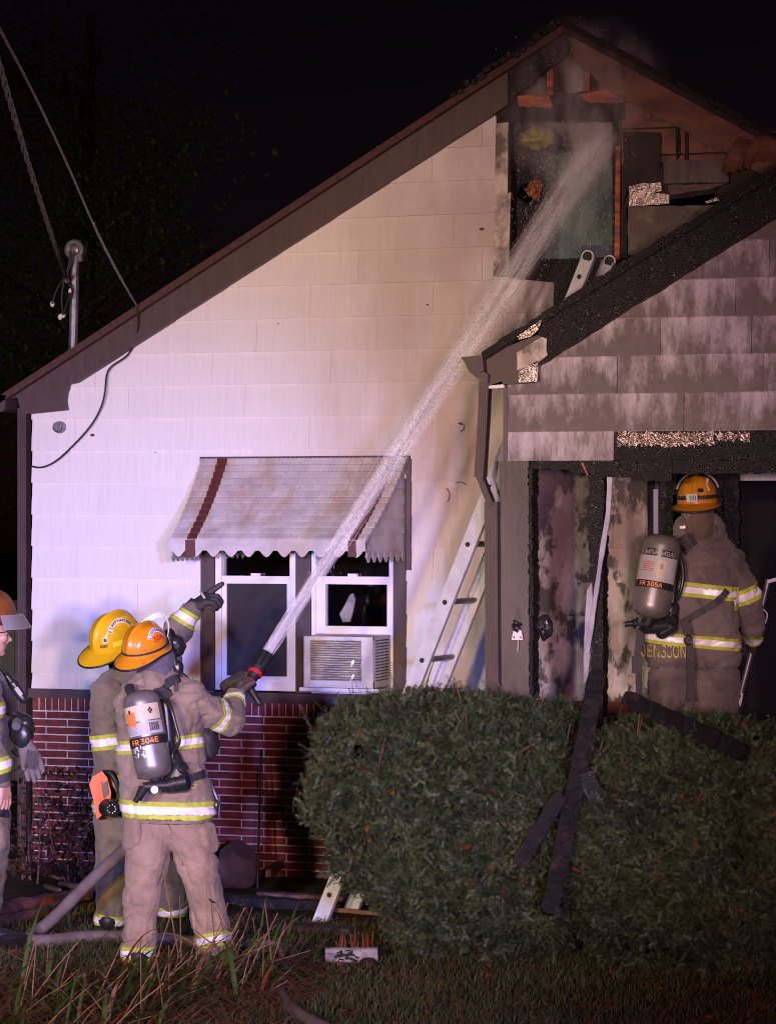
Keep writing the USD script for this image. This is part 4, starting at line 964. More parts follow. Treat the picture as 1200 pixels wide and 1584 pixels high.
    def strap(s, e_fun, w, mat, a_from=0, a_to=2 * np.pi, off=.004, name='helmet_strap'):
        a = np.linspace(a_from, a_to, 60); e = e_fun(a)
        p, q = s.dome(a, e - w / .30, np.full(60, off)), s.dome(a, e + w / .30, np.full(60, off))
        p2, q2 = s.dome(a, e - w / .30, np.full(60, -.002)), s.dome(a, e + w / .30, np.full(60, -.002))
        V = np.vstack([p, q, q2, p2]); F_ = []
        for k in range(4):
            k2 = (k + 1) % 4
            F_ += [(k * 60 + i, k * 60 + i + 1, k2 * 60 + i + 1, k2 * 60 + i) for i in range(59)]
        obj(name, (V, np.array(F_)), mat, s.prim, smooth=30)

class Bottle:
    """The air cylinder of a breathing set and its wrapped labels."""
    def __init__(s, T, B, rad, out, parent, mat='bottle_grey'):
        s.B, s.T = np.asarray(B, float), np.asarray(T, float)
        s.a = unit(s.T - s.B); s.L = np.linalg.norm(s.T - s.B); s.rad = rad
        s.n = unit(np.asarray(out) - s.a * np.dot(out, s.a)); s.e = np.cross(s.a, s.n)
        h = [0, .01, .03, .06, .10, .14]
        prof = [(0.0001, 0), (.35, .004), (.62, .022), (.84, .055), (.96, .10), (1.0, .16)]
        pr = [(q * rad, z * s.L) for q, z in prof] + [(rad, .5 * s.L)] + [(q * rad, s.L * (1 - z * .95)) for q, z in prof[::-1]]
        n = 40; ang = np.linspace(0, 2 * np.pi, n, endpoint=False); V = []
        for rr, z in pr: V += [s.B + s.a * z + rr * (math.cos(t) * s.n + math.sin(t) * s.e) for t in ang]
        F_ = [(k * n + i, k * n + (i + 1) % n, (k + 1) * n + (i + 1) % n, (k + 1) * n + i) for k in range(len(pr) - 1) for i in range(n)]
        s.prim = obj('cylinder', (np.array(V), np.array(F_)), mat, parent, smooth=50)
    def at(s, ang, z, off): return s.B + s.a * z + (s.rad + off) * (math.cos(ang) * s.n + math.sin(ang) * s.e)
    def wrap(s, name, a0, a1, z0, z1, off, mat, n=16):
        A = np.linspace(a0, a1, n); V = [s.at(t, z, o) for o in (off, -.003) for t in A for z in (z0, z1)]
        f = [(2 * i, 2 * i + 2, 2 * i + 3, 2 * i + 1) for i in range(n - 1)]
        f += [tuple(x + 2 * n for x in g[::-1]) for g in f] + [(2 * i + k, 2 * i + 2 + k, 2 * n + 2 * i + 2 + k, 2 * n + 2 * i + k) for i in range(n - 1) for k in (0, 1)]
        obj(name, (np.array(V), np.array(f)), mat, s.prim)
    def text(s, t, a0, z, size, mat, off=.003, name='lettering'):
        m = meshkit.text_mesh(t, size, .001, True); v = m.vertices; w = v[:, 0].max()
        p = np.array([s.at(a0 + (x - w / 2) / s.rad, z + y, off + q) for x, y, q in v])
        obj(name, trimesh.Trimesh(p, m.faces, process=False), mat, s.prim)

def boot(p_ankle, p_ground, toe, parent):
    d = unit(toe); g = np.asarray(p_ground, float)
    t = skin([[(np.asarray(p_ankle), .062), (g + (0, 0, .06), .058)], [(g + (0, 0, .055), .055), (g + d * .10 + (0, 0, .045), .047), (g + d * .17 + (0, 0, .035), .037)]], .018, 6, 16)
    t = cut_below(t, g + (0, 0, .004), (0, 0, 1)); obj('boot', t, 'black_rubber', parent, smooth=40)
# ------------------------------------------------------------------ the lieutenant with the nozzle
def JJ(D): return lambda x, y, dd=0.0: Pd(x, y, D + dd)
TOCAM = -FWD
ptag = lambda label, name='person': thing(name, label, 'person')
lt = ptag('person seen from behind in tan bunker gear and an orange helmet, aiming the water jet')
J = JJ(13.8); s_ = 13.8 / FOC
jb = [[(J(229, 1250), .150), (J(289, 1250), .150), (J(222, 1165, .02), .135), (J(275, 1165, .02), .130)],
      [(J(222, 1165, .02), .135), (J(275, 1165, .02), .130), (J(221, 1105, .06), .140), (J(275, 1100, .06), .138)],
      [(J(221, 1105, .06), .140), (J(275, 1100, .06), .138), (J(213, 1078, .06), .100), (J(291, 1078, .05), .108)],
      [(J(213, 1078, .06), .095), (J(291, 1078, .05), .100), (J(241, 1050, .09), .085)],
      [(J(241, 1052, .09), .085), (J(243, 1036, .10), .082)]]
jb += limbs([(J(298, 1084, .06), .098), (J(326, 1104, .13), .090), (J(356, 1118, .22), .080), (J(361, 1096, .34), .068), (J(362, 1078, .42), .060)],
            [(J(206, 1092, .08), .095), (J(204, 1140, .26), .080), (J(250, 1115, .50), .065)])
coat = skin(jb, .013, 12); coat = cloth(coat, .017, 3, 6, 13)
coat = cut_below(coat, J(258, 1271), (0.02, 0, 1))
c1 = obj('coat', coat, 'coat_tan', lt, smooth=50)
trims(coat, J(258, 1250), (.03, 0, 1), c1, .046)
trims(coat, J(258, 1150), (-.10, 0, 1), c1, .034, J(250, 1150, -.02), .30)
trims(coat, J(337, 1107, .16), J(356, 1118, .22) - J(326, 1104, .13), c1, .034, J(337, 1107, .16), .12)
trims(coat, J(361, 1090, .37), J(362, 1078, .42) - J(361, 1096, .34), c1, .022, J(361, 1090, .37), .11)
tb = [[(J(238, 1262), .120), (J(286, 1262), .120), (J(262, 1280), .11)]]
tb += limbs([(J(236, 1272), .130), (J(228, 1328, -.02), .110), (J(219, 1395, -.03), .095), (J(214, 1450), .088), (J(212, 1502, 0.0), .084)],
            [(J(287, 1272), .128), (J(303, 1328, .02), .106), (J(319, 1392, .04), .098), (J(328, 1445, .08), .096), (J(332, 1491, .10), .090)])
tr = skin(tb, .013, 10); tr = cloth(tr, .014, 8, 6, 10, (.5, 0, 1))
tr = cut_below(tr, (0, 0, .035), (0, 0, 1))
t1 = obj('trousers', tr, 'trousers_tan', lt, smooth=50)
trims(tr, J(213, 1474), (0, 0, 1), t1, .036, J(213, 1474), .14)
trims(tr, J(329, 1452, .09), (-.2, 0, 1), t1, .036, J(329, 1452, .09), .14)
pk = MB()
pk.add(cloth(skin([[(J(199, 1290, -.05), .035), (J(201, 1306, -.06), .04), (J(200, 1272, -.05), .03), (J(212, 1300, -.11), .03), (J(210, 1272, -.11), .03)]], .012, 5), .004, 2))
obj('pocket', pk, 'trousers_tan', t1, smooth=50)
pk = MB(); pk.add(cloth(skin([[(J(323, 1282, -.02), .036), (J(327, 1308, -.02), .040), (J(313, 1286, -.08), .03), (J(318, 1306, -.08), .03)]], .012, 5), .004, 5))
obj('pocket', pk, 'trousers_tan', t1, smooth=50)
obj('back_loop', MB().ribbon(drape(tr, spline([J(255, 1268), J(260, 1278), J(264, 1288)], 6), FWD, .012), .035, TOCAM, .006), 'trousers_tan', t1)
boot(J(212, 1480)+FWD*.06, G(212, 1502)+FWD*.08, FWD + RT * .2, lt); boot(J(331, 1470, .10)+FWD*.04, G(332, 1491)+FWD*.06, FWD + RT * .5, lt)
# head, hood, face piece
hf = RT * .58 + FWD * .74 + UP * .30
hood = skin([[(J(232, 1012, .04), .092), (J(242, 1040, .08), .088)], [(J(240, 1016, .06), .09), (J(252, 1030, .12), .075)], [(J(243, 1045, .08), .09), (J(256, 1050, .10), .06)]], .014, 8)
obj('hood', cloth(hood, .006, 4), 'hood_grey', lt, smooth=50)
h1 = Helmet(J(225, 1006, .03), hf, lt, 'helmet_orange', roll=-.10, k=.88, brim=(.03, .016, .070))
h1.arc_text('LIEUTENANT', 1.50, .50, .052, .017, 2.5, 'sticker_blue', 'sticker_white', mid=0.1)
m = MB()
for i, ch in enumerate('304'):
    g = meshkit.text_mesh(ch, .030, .002, True); v = g.vertices
    m.add(np.array([h1.uv(1.50, .50, a - .040 + i * .027, b - .008, .002 + c) for a, b, c in v]), g.faces)
obj('number', m, 'sticker_red', h1.prim)
h1.strap(lambda a: np.full_like(a, .13), .010, 'webbing')
h1.patch('sticker', 2.95, .02, -.05, -.015, -.075, -.045, .06, 'sticker_red')
fr_ = MB(); a = np.linspace(-1.1, 1.1, 20)
pts = h1.world(np.stack([.135 * np.sin(a), .165 * np.cos(a) + .0, .06 + .10 * np.cos(a) ** 2], 1))
fr_.ribbon(pts, .03, h1.f + h1.u * .3, .004); obj('front_shield', fr_, 'sticker_white', h1.prim)
fpm = blob(J(271, 1000, .16), (.055, .055, .062), .015, 3)
mk = MB().add(fpm).add(blob(J(262, 988, .14), (.035, .04, .055), .006, 4)).add(blob(J(273, 1036, .10), (.036, .035, .045), .012, 6)).tube(spline([J(262, 992, .10), J(268, 1014, .09), J(272, 1030, .08)], 10), .016, 8).tube(spline([J(258, 1005, .08), J(263, 1026, .08), J(272, 1044, .07)], 10), .010, 8).tube(spline([J(278, 1040, .08), J(288, 1046, .08), J(294, 1056, .08)], 8), .006, 6)
obj('face_piece', mk, 'black_plastic', lt, smooth=50)
cl = cloth(skin([[(J(232, 1046, .02), .05), (J(262, 1050, .06), .045), (J(240, 1058, 0.02), .06)]], .012, 6), .006, 12)
obj('collar', cl, 'coat_tan', c1, smooth=50)
# hands on the nozzle
g1 = hand(J(363, 1082, .42), J(371, 1042, .50) - J(363, 1082, .42), J(380, 1060, .5) - J(360, 1060, .45), 1, (1.0, 1.05, 1.1, 1.1), s=1.0, fat=1.25, thumb_side=-1)
obj('glove', g1, 'glove_olive', lt, smooth=60)
obj('glove_cuff', MB().tube([J(362, 1098, .36), J(363, 1080, .43)], [.060, .058], 18), 'glove_olive', lt, smooth=60)
g2 = hand(J(352, 1060, .56), J(366, 1046, .54) - J(345, 1058, .56), J(380, 1060, .5) - J(360, 1060, .50), -1, (.9, 1.0, 1.0, 1.0), s=1.0, fat=1.25)
obj('glove', g2, 'glove_olive', lt, smooth=60)
# name on the tail of the coat
nm = lettering('KING', .042, J(254, 1225, -.3), RT, UP, TOCAM, .004)
nm.vertices = drape(coat, nm.vertices, FWD, .012); obj('name_lettering', nm, 'lettering_yellow', c1)

# breathing set of the lieutenant
sb = thing('breathing_set', 'grey air bottle with black band and straps on the back of the lieutenant', 'breathing set')
B1 = Bottle(J(216, 1068, -.16), J(241, 1206, -.22), .094, TOCAM + RT * -.15, sb)
B1.wrap('label', -1.3, 1.2, .295, .375, .0012, 'bottle_label'); B1.wrap('label', -1.2, 1.25, .225, .288, .0012, 'bottle_label_grey')
B1.wrap('orange_label', -.85, -.25, .275, .345, .0026, 'label_orange'); B1.wrap('band', -3.14, 3.14, .170, .215, .002, 'black_rubber', 40)
B1.text('FR 304E', .0, .179, .026, 'lettering_orange', .0035)
for k in range(6): B1.wrap('print_line', -.95, -.3 + .05 * (k % 2), .232 + k * .009, .236 + k * .009, .0022, 'lettering_grey', 6)
for k in range(14): B1.wrap('bar_code', .42 + k * .04, .44 + k * .04 + .012 * (k % 3 == 0), .238, .280, .0022, 'sticker_black', 3)
for k, (a, z) in enumerate(((.55, .345), (.62, .335), (.48, .335), (.55, .325))): B1.wrap('mark', a, a + .10, z, z + .012, .0024, 'sticker_black', 4)
B1.wrap('mark', -.62, -.50, .338, .358, .0034, 'sticker_black', 4); B1.wrap('mark', -.60, -.40, .30, .33, .0036, 'label_orange', 4)
rr = random.Random(8)
for k in range(26): 
    a, z = rr.uniform(-.75, -.1), rr.uniform(.10, .165); a2 = a + rr.uniform(.03, .14)
    if rr.random() < (.2 + (z - .1) * 14): B1.wrap('paper_scrap', a, a2, z, z + rr.uniform(.008, .02), .0018 + k * .00003, 'sticker_white', 4)
fr1 = MB()
fr1.tube(spline([J(252, 1082, -.14), J(262, 1090, -.20), J(274, 1130, -.22), J(277, 1150, -.22), J(270, 1160, -.20), J(268, 1176, -.20)], 24), .009, 8)
fr1.tube(spline([J(197, 1085, -.12), J(204, 1130, -.14), J(210, 1180, -.16), J(216, 1205, -.18)], 16), .007, 8)
fr1.add(skin([[(J(256, 1090, -.10), .030), (J(262, 1150, -.12), .032)], [(J(262, 1150, -.12), .032), (J(276, 1195, -.16), .045)], [(J(276, 1190, -.16), .045), (J(284, 1214, -.18), .040), (J(262, 1216, -.18), .040)]], .012, 6))
obj('back_frame', fr1, 'black_plastic', sb, smooth=50)
vl = MB().tube([J(240, 1204, -.22), J(243, 1216, -.24)], .030, 14).tube([J(222, 1218, -.26), J(262, 1214, -.26)], .024, 14).tube([J(262, 1214, -.26), J(288, 1208, -.26)], .030, 14).tube([J(222, 1220, -.27), J(214, 1236, -.30)], [.026, .020], 12).tube([J(214, 1233, -.30), J(209, 1241, -.31)], .014, 10)
for k in range(3): vl.tube([J(264 + k * 9, 1214 - k * 2, -.26), J(266 + k * 9, 1213 - k * 2, -.26)], .036, 14)
obj('valve', vl, 'black_rubber', sb, smooth=50)
gg = MB().tube([J(239, 1222, -.26), J(239, 1222, -.30)], .019, 18); obj('gauge', gg, 'steel_pipe', sb, smooth=50)
obj('gauge_face', MB().tube([J(239, 1222, -.301), J(239, 1222, -.304)], .014, 18), 'sticker_white', sb)
obj('clip', frame_rect(0, .035, 0, .075, .008, 0, .006).apply_transform(np.vstack([np.hstack([np.array([RT, FWD, UP]).T, J(279, 1196, -.26)[:, None]]), [0, 0, 0, 1]])) if False else MB().tube(spline([J(280, 1180, -.22), J(287, 1181, -.22), J(289, 1195, -.22), J(282, 1196, -.22), J(280, 1180, -.22)], 20), .004, 6), 'chrome', sb)
st = MB()
st.ribbon(drape(coat, spline([J(240, 1076), J(250, 1064), J(262, 1055), J(274, 1050), J(286, 1053)], 16), FWD, .008), .05, TOCAM + UP * .6, .008)
st.ribbon(drape(coat, spline([J(252, 1078), J(264, 1066), J(276, 1062)], 8), FWD, .010), .07, TOCAM + UP * .3, .010)
st.tube([J(203, 1074, -.15), J(200, 1064, -.10)], [.022, .026], 12)
obj('shoulder_strap', st, 'webbing', sb)
obj('waist_strap', MB().ribbon(drape(coat, spline([J(284, 1205), J(300, 1200), J(318, 1195)], 8), FWD, .008), .04, TOCAM, .006), 'webbing', sb)
obj('waist_pouch', MB().add(cloth(skin([[(J(318, 1140, .10), .05), (J(322, 1165, .10), .045), (J(326, 1150, .16), .05)]], .014, 5), .006, 3)), 'webbing', sb, smooth=50)
obj('tool_clip', MB().tube(spline([J(328, 1206, 0), J(334, 1232, -.02), J(339, 1248, -.02), J(338, 1262, -.02)], 12), .008, 6).add(blob(J(335, 1246, -.02), (.016, .016, .035), .0, 1, 1)), 'black_plastic', sb)

# ------------------------------------------------------------------ nozzle, hose
hose = thing('fire_hose', 'tan fire hose with black nozzle held by the lieutenant, trailing over the lawn', 'fire hose')
K = JJ(14.30)
tip, grip0 = K(412, 1012, .10), K(380, 1066, 0)
ax_ = unit(tip - grip0)
nz = MB().tube([tip - ax_ * .16, tip - ax_ * .12, tip - ax_ * .11, tip - ax_ * .03, tip], [.030, .034, .042, .047, .045], 22)
nz.tube([grip0, grip0 + ax_ * .06, tip - ax_ * .16], [.026, .030, .026], 16)
for k in range(10):
    t = 2 * math.pi * k / 10; u_, v_, _ = frame_of(ax_)
    nz.bar(tip - ax_ * .09 + .044 * (math.cos(t) * u_ + math.sin(t) * v_), tip - ax_ * .01 + .046 * (math.cos(t) * u_ + math.sin(t) * v_), .012, .010)
obj('nozzle', nz, 'black_rubber', hose, smooth=40)
obj('nozzle_ring', MB().tube([tip - ax_ * .135, tip - ax_ * .115], .040, 22).tube([tip - ax_ * .20, tip - ax_ * .175], .034, 20), 'red_paint', hose, smooth=40)
obj('pistol_grip', MB().add(skin([[(K(385, 1062), .022), (K(401, 1088, -.02), .017)], [(K(381, 1056), .018), (K(388, 1068), .020)]], .010, 5)), 'black_rubber', hose, smooth=50)
obj('grip_label', MB().tube([K(381, 1066, -.035), K(384, 1061, -.035)], .010, 8), 'sticker_white', hose)
hz = lambda x, y, z: G(x, y, z)
gp_ = lambda x, y: G(x, y, .035)
path = [grip0, K(366, 1085, .04), K(330, 1130, .12), K(280, 1180, .25), K(235, 1250, .22), Pd(208, 1300, 14.42), Pd(196, 1312, 14.45), Pd(150, 1354, 14.55), Pd(100, 1404, 14.62), G(62, 1438, .055), gp_(44, 1452), gp_(60, 1456), gp_(105, 1452), gp_(165, 1449), gp_(230, 1452), gp_(300, 1458), gp_(360, 1461), gp_(400, 1462), gp_(436, 1466), gp_(455, 1480), gp_(446, 1497), gp_(434, 1512), gp_(432, 1530), gp_(442, 1552), gp_(470, 1575), gp_(520, 1600), gp_(600, 1640)]
pp = spline(path, 220)
hr = np.interp(np.arange(220), [0, 20, 40, 90, 110, 219], [.028, .030, .034, .034, .031, .033]); kk = np.arange(220)
hr *= 1 + .05 * np.sin(kk * 1.3) * (np.sin(kk * .37) > .3) + .03 * (meshkit.noise(np.stack([kk * .3, kk * 0, kk * 0], 1)) - .5)
obj('hose_line', MB().tube(pp, hr, 14), 'hose_tan', hose, smooth=60)

# ------------------------------------------------------------------ the firefighter pointing with raised arm
ff = ptag('person in olive brown bunker gear and yellow helmet, pointing up with the right arm')
J = JJ(15.0)
jb = [[(J(182, 1245), .145), (J(240, 1245), .140), (J(178, 1160), .125), (J(235, 1160), .125)], [(J(178, 1160), .125), (J(235, 1160), .125), (J(176, 1095), .13), (J(232, 1090), .13)],
      [(J(176, 1095), .13), (J(232, 1090), .13), (J(172, 1066, .0), .10), (J(232, 1056, .02), .10), (J(194, 1038, .02), .08)], [(J(194, 1040, .02), .08), (J(192, 1022, .03), .082)]]
jb += limbs([(J(168, 1074, -.06), .102), (J(162, 1110, -.09), .094), (J(165, 1150, -.11), .088), (J(178, 1186, -.12), .076), (J(191, 1216, -.13), .066)],
            [(J(234, 1052, .02), .105), (J(256, 1016, .04), .088), (J(270, 986, .06), .082), (J(284, 962, .07), .072), (J(296, 944, .07), .062)])
coat2 = skin(jb, .014, 12); coat2 = cloth(coat2, .016, 21, 6, 13)
coat2 = cut_below(coat2, J(200, 1268), (0, 0, 1))
c2 = obj('coat', coat2, 'coat_grey', ff, smooth=50)
trims(coat2, J(163, 1148, -.1), (-.12, 0, 1), c2, .042, J(163, 1148, -.12), .17)
trims(coat2, J(188, 1210, -.13), J(191, 1216, -.13) - J(178, 1186, -.12), c2, .038, J(188, 1210, -.13), .15)
trims(coat2, J(288, 956, .07), J(296, 944, .07) - J(270, 986, .06), c2, .040, J(288, 956, .07), .14)
trims(coat2, J(210, 1150), (0, 0, 1), c2, .036, J(228, 1150, 0), .19)
trims(coat2, J(210, 1250), (0, 0, 1), c2, .042)
tb = [[(J(185, 1262), .125), (J(240, 1262), .125), (J(212, 1285), .11)]] + limbs([(J(184, 1268), .138), (J(176, 1340, -.03), .112), (J(174, 1395, 0), .098), (J(171, 1438, .02), .086)], [(J(238, 1268), .135), (J(262, 1335, .12), .110), (J(268, 1385, .25), .098), (J(268, 1425, .38), .086)])
tr2 = skin(tb, .018, 10); tr2 = cloth(tr2, .012, 31, 6, 10, (.5, 0, 1)); tr2 = cut_below(tr2, (0, 0, .035), (0, 0, 1))
t2 = obj('trousers', tr2, 'trousers_olive', ff, smooth=50)
trims(tr2, J(172, 1424, .0), (.15, 0, 1), t2, .036, J(172, 1424, 0), .14); trims(tr2, J(268, 1410, .34), (-.15, 0, 1), t2, .036, J(268, 1410, .34), .14)
boot(J(171, 1425, .02), G(168, 1441), FWD + RT * .6, ff); boot(J(268, 1412, .36), G(268, 1424), FWD + RT * .8, ff)
hf2 = RT * .66 + FWD * .66 + UP * .34
obj('hood', cloth(skin([[(J(186, 1002, .03), .092), (J(192, 1028, .03), .085)]], .014, 6), .005, 4), 'black_rubber', ff, smooth=50)
h2 = Helmet(J(180, 994, 0), hf2, ff, 'helmet_yellow', roll=-.12, k=1.06)
h2.arc_text('FIREFIGHTER', 1.78, .56, .058, .017, 2.5, 'sticker_black', 'sticker_white', mid=-.05)
h2.patch('reflective_bar', 1.90, .22, -.050, .035, -.012, .012, .002, 'reflex_yellow')
h2.patch('round_sticker', 2.55, .42, -.013, .013, -.013, .013, .002, 'sticker_white'); h2.patch('round_sticker', 2.55, .42, -.008, .008, -.008, .008, .003, 'sticker_black')
h2.patch('square_sticker', 2.25, -.12, -.02, .0, -.07, -.055, .035, 'sticker_black')
m = MB()
for i, ch in enumerate('KURT'):
    g = meshkit.text_mesh(ch, .013, .002, True); v = g.vertices
    m.add(np.array([h2.uv(2.65, .22, a - .02 + i * .011, b - .006, .003 + c) for a, b, c in v]), g.faces)
obj('lettering', m, 'sticker_black', h2.prim)
# glove with the pointing finger
wr = J(298, 942, .07); dirp = J(348, 904, .02) - wr
g3 = hand(wr, dirp, J(330, 940, .1) - J(325, 910, .05), 1, (.04, .95, 1.0, 1.0), thumb=(.5, .5), s=1.12, fat=1.28, spread=.03, thumb_side=1)
obj('glove', g3, 'leather_dark', ff, smooth=60)
obj('glove_cuff', MB().tube([J(291, 951, .07), J(306, 934, .065)], [.056, .050], 18), 'leather_dark', ff, smooth=60)
obj('glove_strap', MB().tube([J(316, 926, .06), J(319, 924, .06)], [.049, .049], 18), 'lettering_grey', ff, smooth=60)
g4 = hand(J(192, 1220, -.13), J(197, 1250, -.13) - J(192, 1220, -.13), J(180, 1250, -.1) - J(205, 1240, -.12), 1, (.9, 1.0, 1.0, 1.0), s=1.05, fat=1.3)
obj('glove', g4, 'glove_olive', ff, smooth=60)
# chainsaw hanging from that hand
saw = thing('chainsaw', 'orange cutting saw hanging from the left hand of the yellow-helmeted firefighter', 'saw')
sd_ = lambda x, y, dd=0: Pd(x, y, 14.78 + dd)
body_poly = [(143, 1202), (158, 1193), (166, 1204), (172, 1226), (170, 1244), (157, 1262), (150, 1268), (145, 1240), (138, 1214)]
A = np.array([sd_(a, b) for a, b in body_poly]); 
def slab3(px, D0, D1, mb):
    p0 = [Pd(a, b, D0) for a, b in px]; p1 = [Pd(a, b, D1) for a, b in px]; n = len(px)
    pl = Polygon(px); tri = trimesh.creation.triangulate_polygon(pl, engine='earcut')
    T = np.array(tri[1]); V2 = np.array(tri[0])
    q0 = np.array([Pd(a, b, D0) for a, b in V2]); q1 = np.array([Pd(a, b, D1) for a, b in V2]); k = len(V2)
    idx = [int(np.argmin(np.linalg.norm(V2 - np.array(c), axis=1))) for c in px]
    f = [tuple(t) for t in T] + [tuple(t[::-1] + k) for t in T] + [q for i in range(n) for q in ((idx[i], idx[(i + 1) % n], k + idx[(i + 1) % n]), (idx[i], k + idx[(i + 1) % n], k + idx[i]))]
    return mb.add(np.vstack([q0, q1]), np.array(f))
obj('body', slab3(body_poly, 14.70, 14.88, MB()), 'saw_orange', saw)
obj('body_panel', slab3([(142, 1214), (156, 1208), (160, 1234), (150, 1240)], 14.688, 14.70, MB()), 'saw_orange', saw)
obj('vent', slab3([(158, 1212), (166, 1208), (168, 1228), (161, 1236)], 14.69, 14.70, MB()), 'black_plastic', saw)
mu = MB().add(blob(sd_(172, 1250, -.1), (.052, .05, .050), .0, 1)).tube([sd_(166, 1250, -.10), sd_(173, 1252, -.17)], [.05, .042], 18)
obj('engine', mu, 'black_plastic', saw, smooth=50)
for k in range(9):
    t = k * .7; obj('bolt', blob(sd_(173 + 6.5 * math.cos(t), 1252 + 6.5 * math.sin(t), -.178), (.007, .007, .007), 0, 1, 1), 'chrome', saw)
obj('handle', MB().tube(spline([sd_(158, 1196), sd_(170, 1196, -.02), sd_(186, 1226, -.02), sd_(196, 1244, 0), sd_(186, 1262, 0)], 20), .013, 10), 'black_rubber', saw, smooth=50)

# ------------------------------------------------------------------ the firefighter at the left edge, in profile
f3 = ptag('person in profile at the left edge, with visored helmet, glasses and a hanging face mask')
J = lambda x, y, dd=0.0: Pd(x - 9, y, 14.5 + dd)
jb = [[(J(-26, 1246), .160), (J(-22, 1180), .150), (J(-30, 1246, .2), .14)], [(J(-22, 1180), .15), (J(-24, 1100), .15), (J(-26, 1180, .2), .13), (J(-26, 1100, .2), .13)], [(J(-24, 1100), .15), (J(-20, 1058), .10), (J(-24, 1058, .22), .09), (J(-26, 1100, .2), .13)],
      [(J(-20, 1058, .02), .09), (J(-14, 1036, .1), .08), (J(-24, 1058, .2), .09)]]
jb += limbs([(J(-14, 1068, -.14), .098), (J(-12, 1110, -.18), .090), (J(-10, 1145, -.18), .084), (J(2, 1180, -.18), .074), (J(11, 1203, -.18), .064)])
co3 = skin(jb, .015, 12); co3 = cloth(co3, .015, 41, 6, 13); co3 = cut_below(co3, J(0, 1268), (0, 0, 1))
c3 = obj('coat', co3, 'coat_grey', f3, smooth=50)
trims(co3, J(-10, 1098, -.18), (.02, 0, 1), c3, .042, J(-10, 1098, -.18), .16); trims(co3, J(5, 1186, -.18), J(11, 1203, -.18) - J(2, 1172, -.18), c3, .042, J(5, 1186, -.18), .15)
obj('sleeve_cuff', MB().tube([J(9, 1199, -.18), J(13, 1211, -.18)], [.064, .056], 18), 'leather_dark', f3, smooth=60)
tb = limbs([(J(-14, 1262), .138), (J(-12, 1330, -.02), .118), (J(-14, 1385, 0), .100), (J(-18, 1440, 0), .09), (J(-18, 1470, 0), .088)], [(J(-30, 1262, .2), .13), (J(-30, 1350, .2), .11), (J(-34, 1440, .2), .09)])
tr3 = cloth(skin(tb, .018, 10), .012, 44, 6, 13); tr3 = cut_below(tr3, (0, 0, .035), (0, 0, 1)); obj('trousers', tr3, 'trousers_olive', f3, smooth=50)
pk = cloth(skin([[(J(2, 1282, -.10), .05), (J(4, 1305, -.09), .055), (J(14, 1285, -.05), .03), (J(16, 1305, -.04), .03)]], .014, 5), .006, 5); obj('pocket', pk, 'trousers_tan', f3, smooth=50)
boot(J(-18, 1445), J(-18, 1472) * (1, 1, 0) + (0, 0, 0), RT, f3)
# bare hand
g5 = hand(J(13, 1207, -.18), J(19, 1246, -.18) - J(13, 1207, -.18), RT * -.9 + FWD * .5, 1, (.32, .38, .42, .46), thumb=(.45, .35), s=1.0, fat=1.05, spread=.04, thumb_side=1)
obj('hand', g5, 'skin', f3, smooth=60)
# head: skull, jaw, nose, chin, lips, ear
fx3 = unit(RT * .96 + FWD * .22); fy3 = np.cross(UP, fx3)
hc = J(-9, 984, .08)
def hp(a, b, c=0.0): return hc + fx3 * a + UP * b + fy3 * c
head = skin([[(hp(-.02, .03), .088), (hp(.03, .02), .075)], [(hp(.03, .02), .072), (hp(.045, -.06), .048)], [(hp(.045, -.06), .046), (hp(.068, -.088), .022)], [(hp(-.03, -.02), .07), (hp(-.04, -.13), .058)],
             [(hp(.088, .018), .012), (hp(.116, -.022), .0115)], [(hp(.104, -.026), .012, ), (hp(.09, -.03), .018)], [(hp(.092, -.052), .009), (hp(.080, -.050, .015), .012), (hp(.080, -.050, -.015), .012)], [(hp(.089, -.064), .008), (hp(.078, -.066, .012), .011), (hp(.078, -.066, -.012), .011)],
             [(hp(.080, .040, .03), .016), (hp(.080, .040, -.03), .016), (hp(.088, .040), .014)], [(hp(.07, -.01, -.035), .03), (hp(.07, -.01, .035), .03)], [(hp(-.01, .01, -.085), .012), (hp(-.012, -.03, -.08), .010), (hp(-.028, .015, -.086), .012)]], .007, 5)
obj('head', head, 'skin', f3, smooth=60)
obj('eye', blob(hp(.086, .018, -.032), (.012, .012, .012), 0, 1, 2), 'sticker_white', f3, smooth=True)
obj('glasses', MB().tube(spline([hp(.108, .014, -.008), hp(.108, .026, -.03), hp(.098, .024, -.052), hp(.096, .004, -.050), hp(.106, .002, -.026), hp(.108, .014, -.008)], 22), .003, 6).tube([hp(.098, .024, -.054), hp(.0, .016, -.086)], .003, 6), 'chrome', f3)
obj('mouth', MB().tube([hp(.099, -.058, -.0), hp(.083, -.058, -.026)], .0022, 5), 'leather_dark', f3)
obj('hood', cloth(skin([[(hp(-.03, -.10), .085), (hp(-.03, -.16), .10)]], .014, 5), .005, 3), 'hood_grey', f3, smooth=50)
h3 = Helmet(hc + UP * .085 + fx3 * -.005, RT * .96 + FWD * .22 + UP * .02, f3, 'helmet_brown', roll=0)
vz = MB(); a = np.linspace(-1.25, 1.25, 26); V = []
for (o, z) in ((.040, .030), (.085, -.045)):
    V.append(h3.world(np.stack([(.118 + o) * np.sin(a), (.150 + o) * np.cos(a), 0 * a + z], 1)))
V2 = np.vstack(V + [v - h3.u * .003 - h3.f * .003 for v in V]); n = 26
F_ = [(i, i + 1, n + i + 1, n + i) for i in range(n - 1)] + [(2 * n + i + 1, 2 * n + i, 3 * n + i, 3 * n + i + 1) for i in range(n - 1)] + [(n + i, n + i + 1, 3 * n + i + 1, 3 * n + i) for i in range(n - 1)]
obj('visor', (V2, np.array(F_)), 'visor', h3.prim, smooth=40)
obj('visor_rim', MB().tube(V[1], .003, 6), 'lettering_grey', h3.prim)
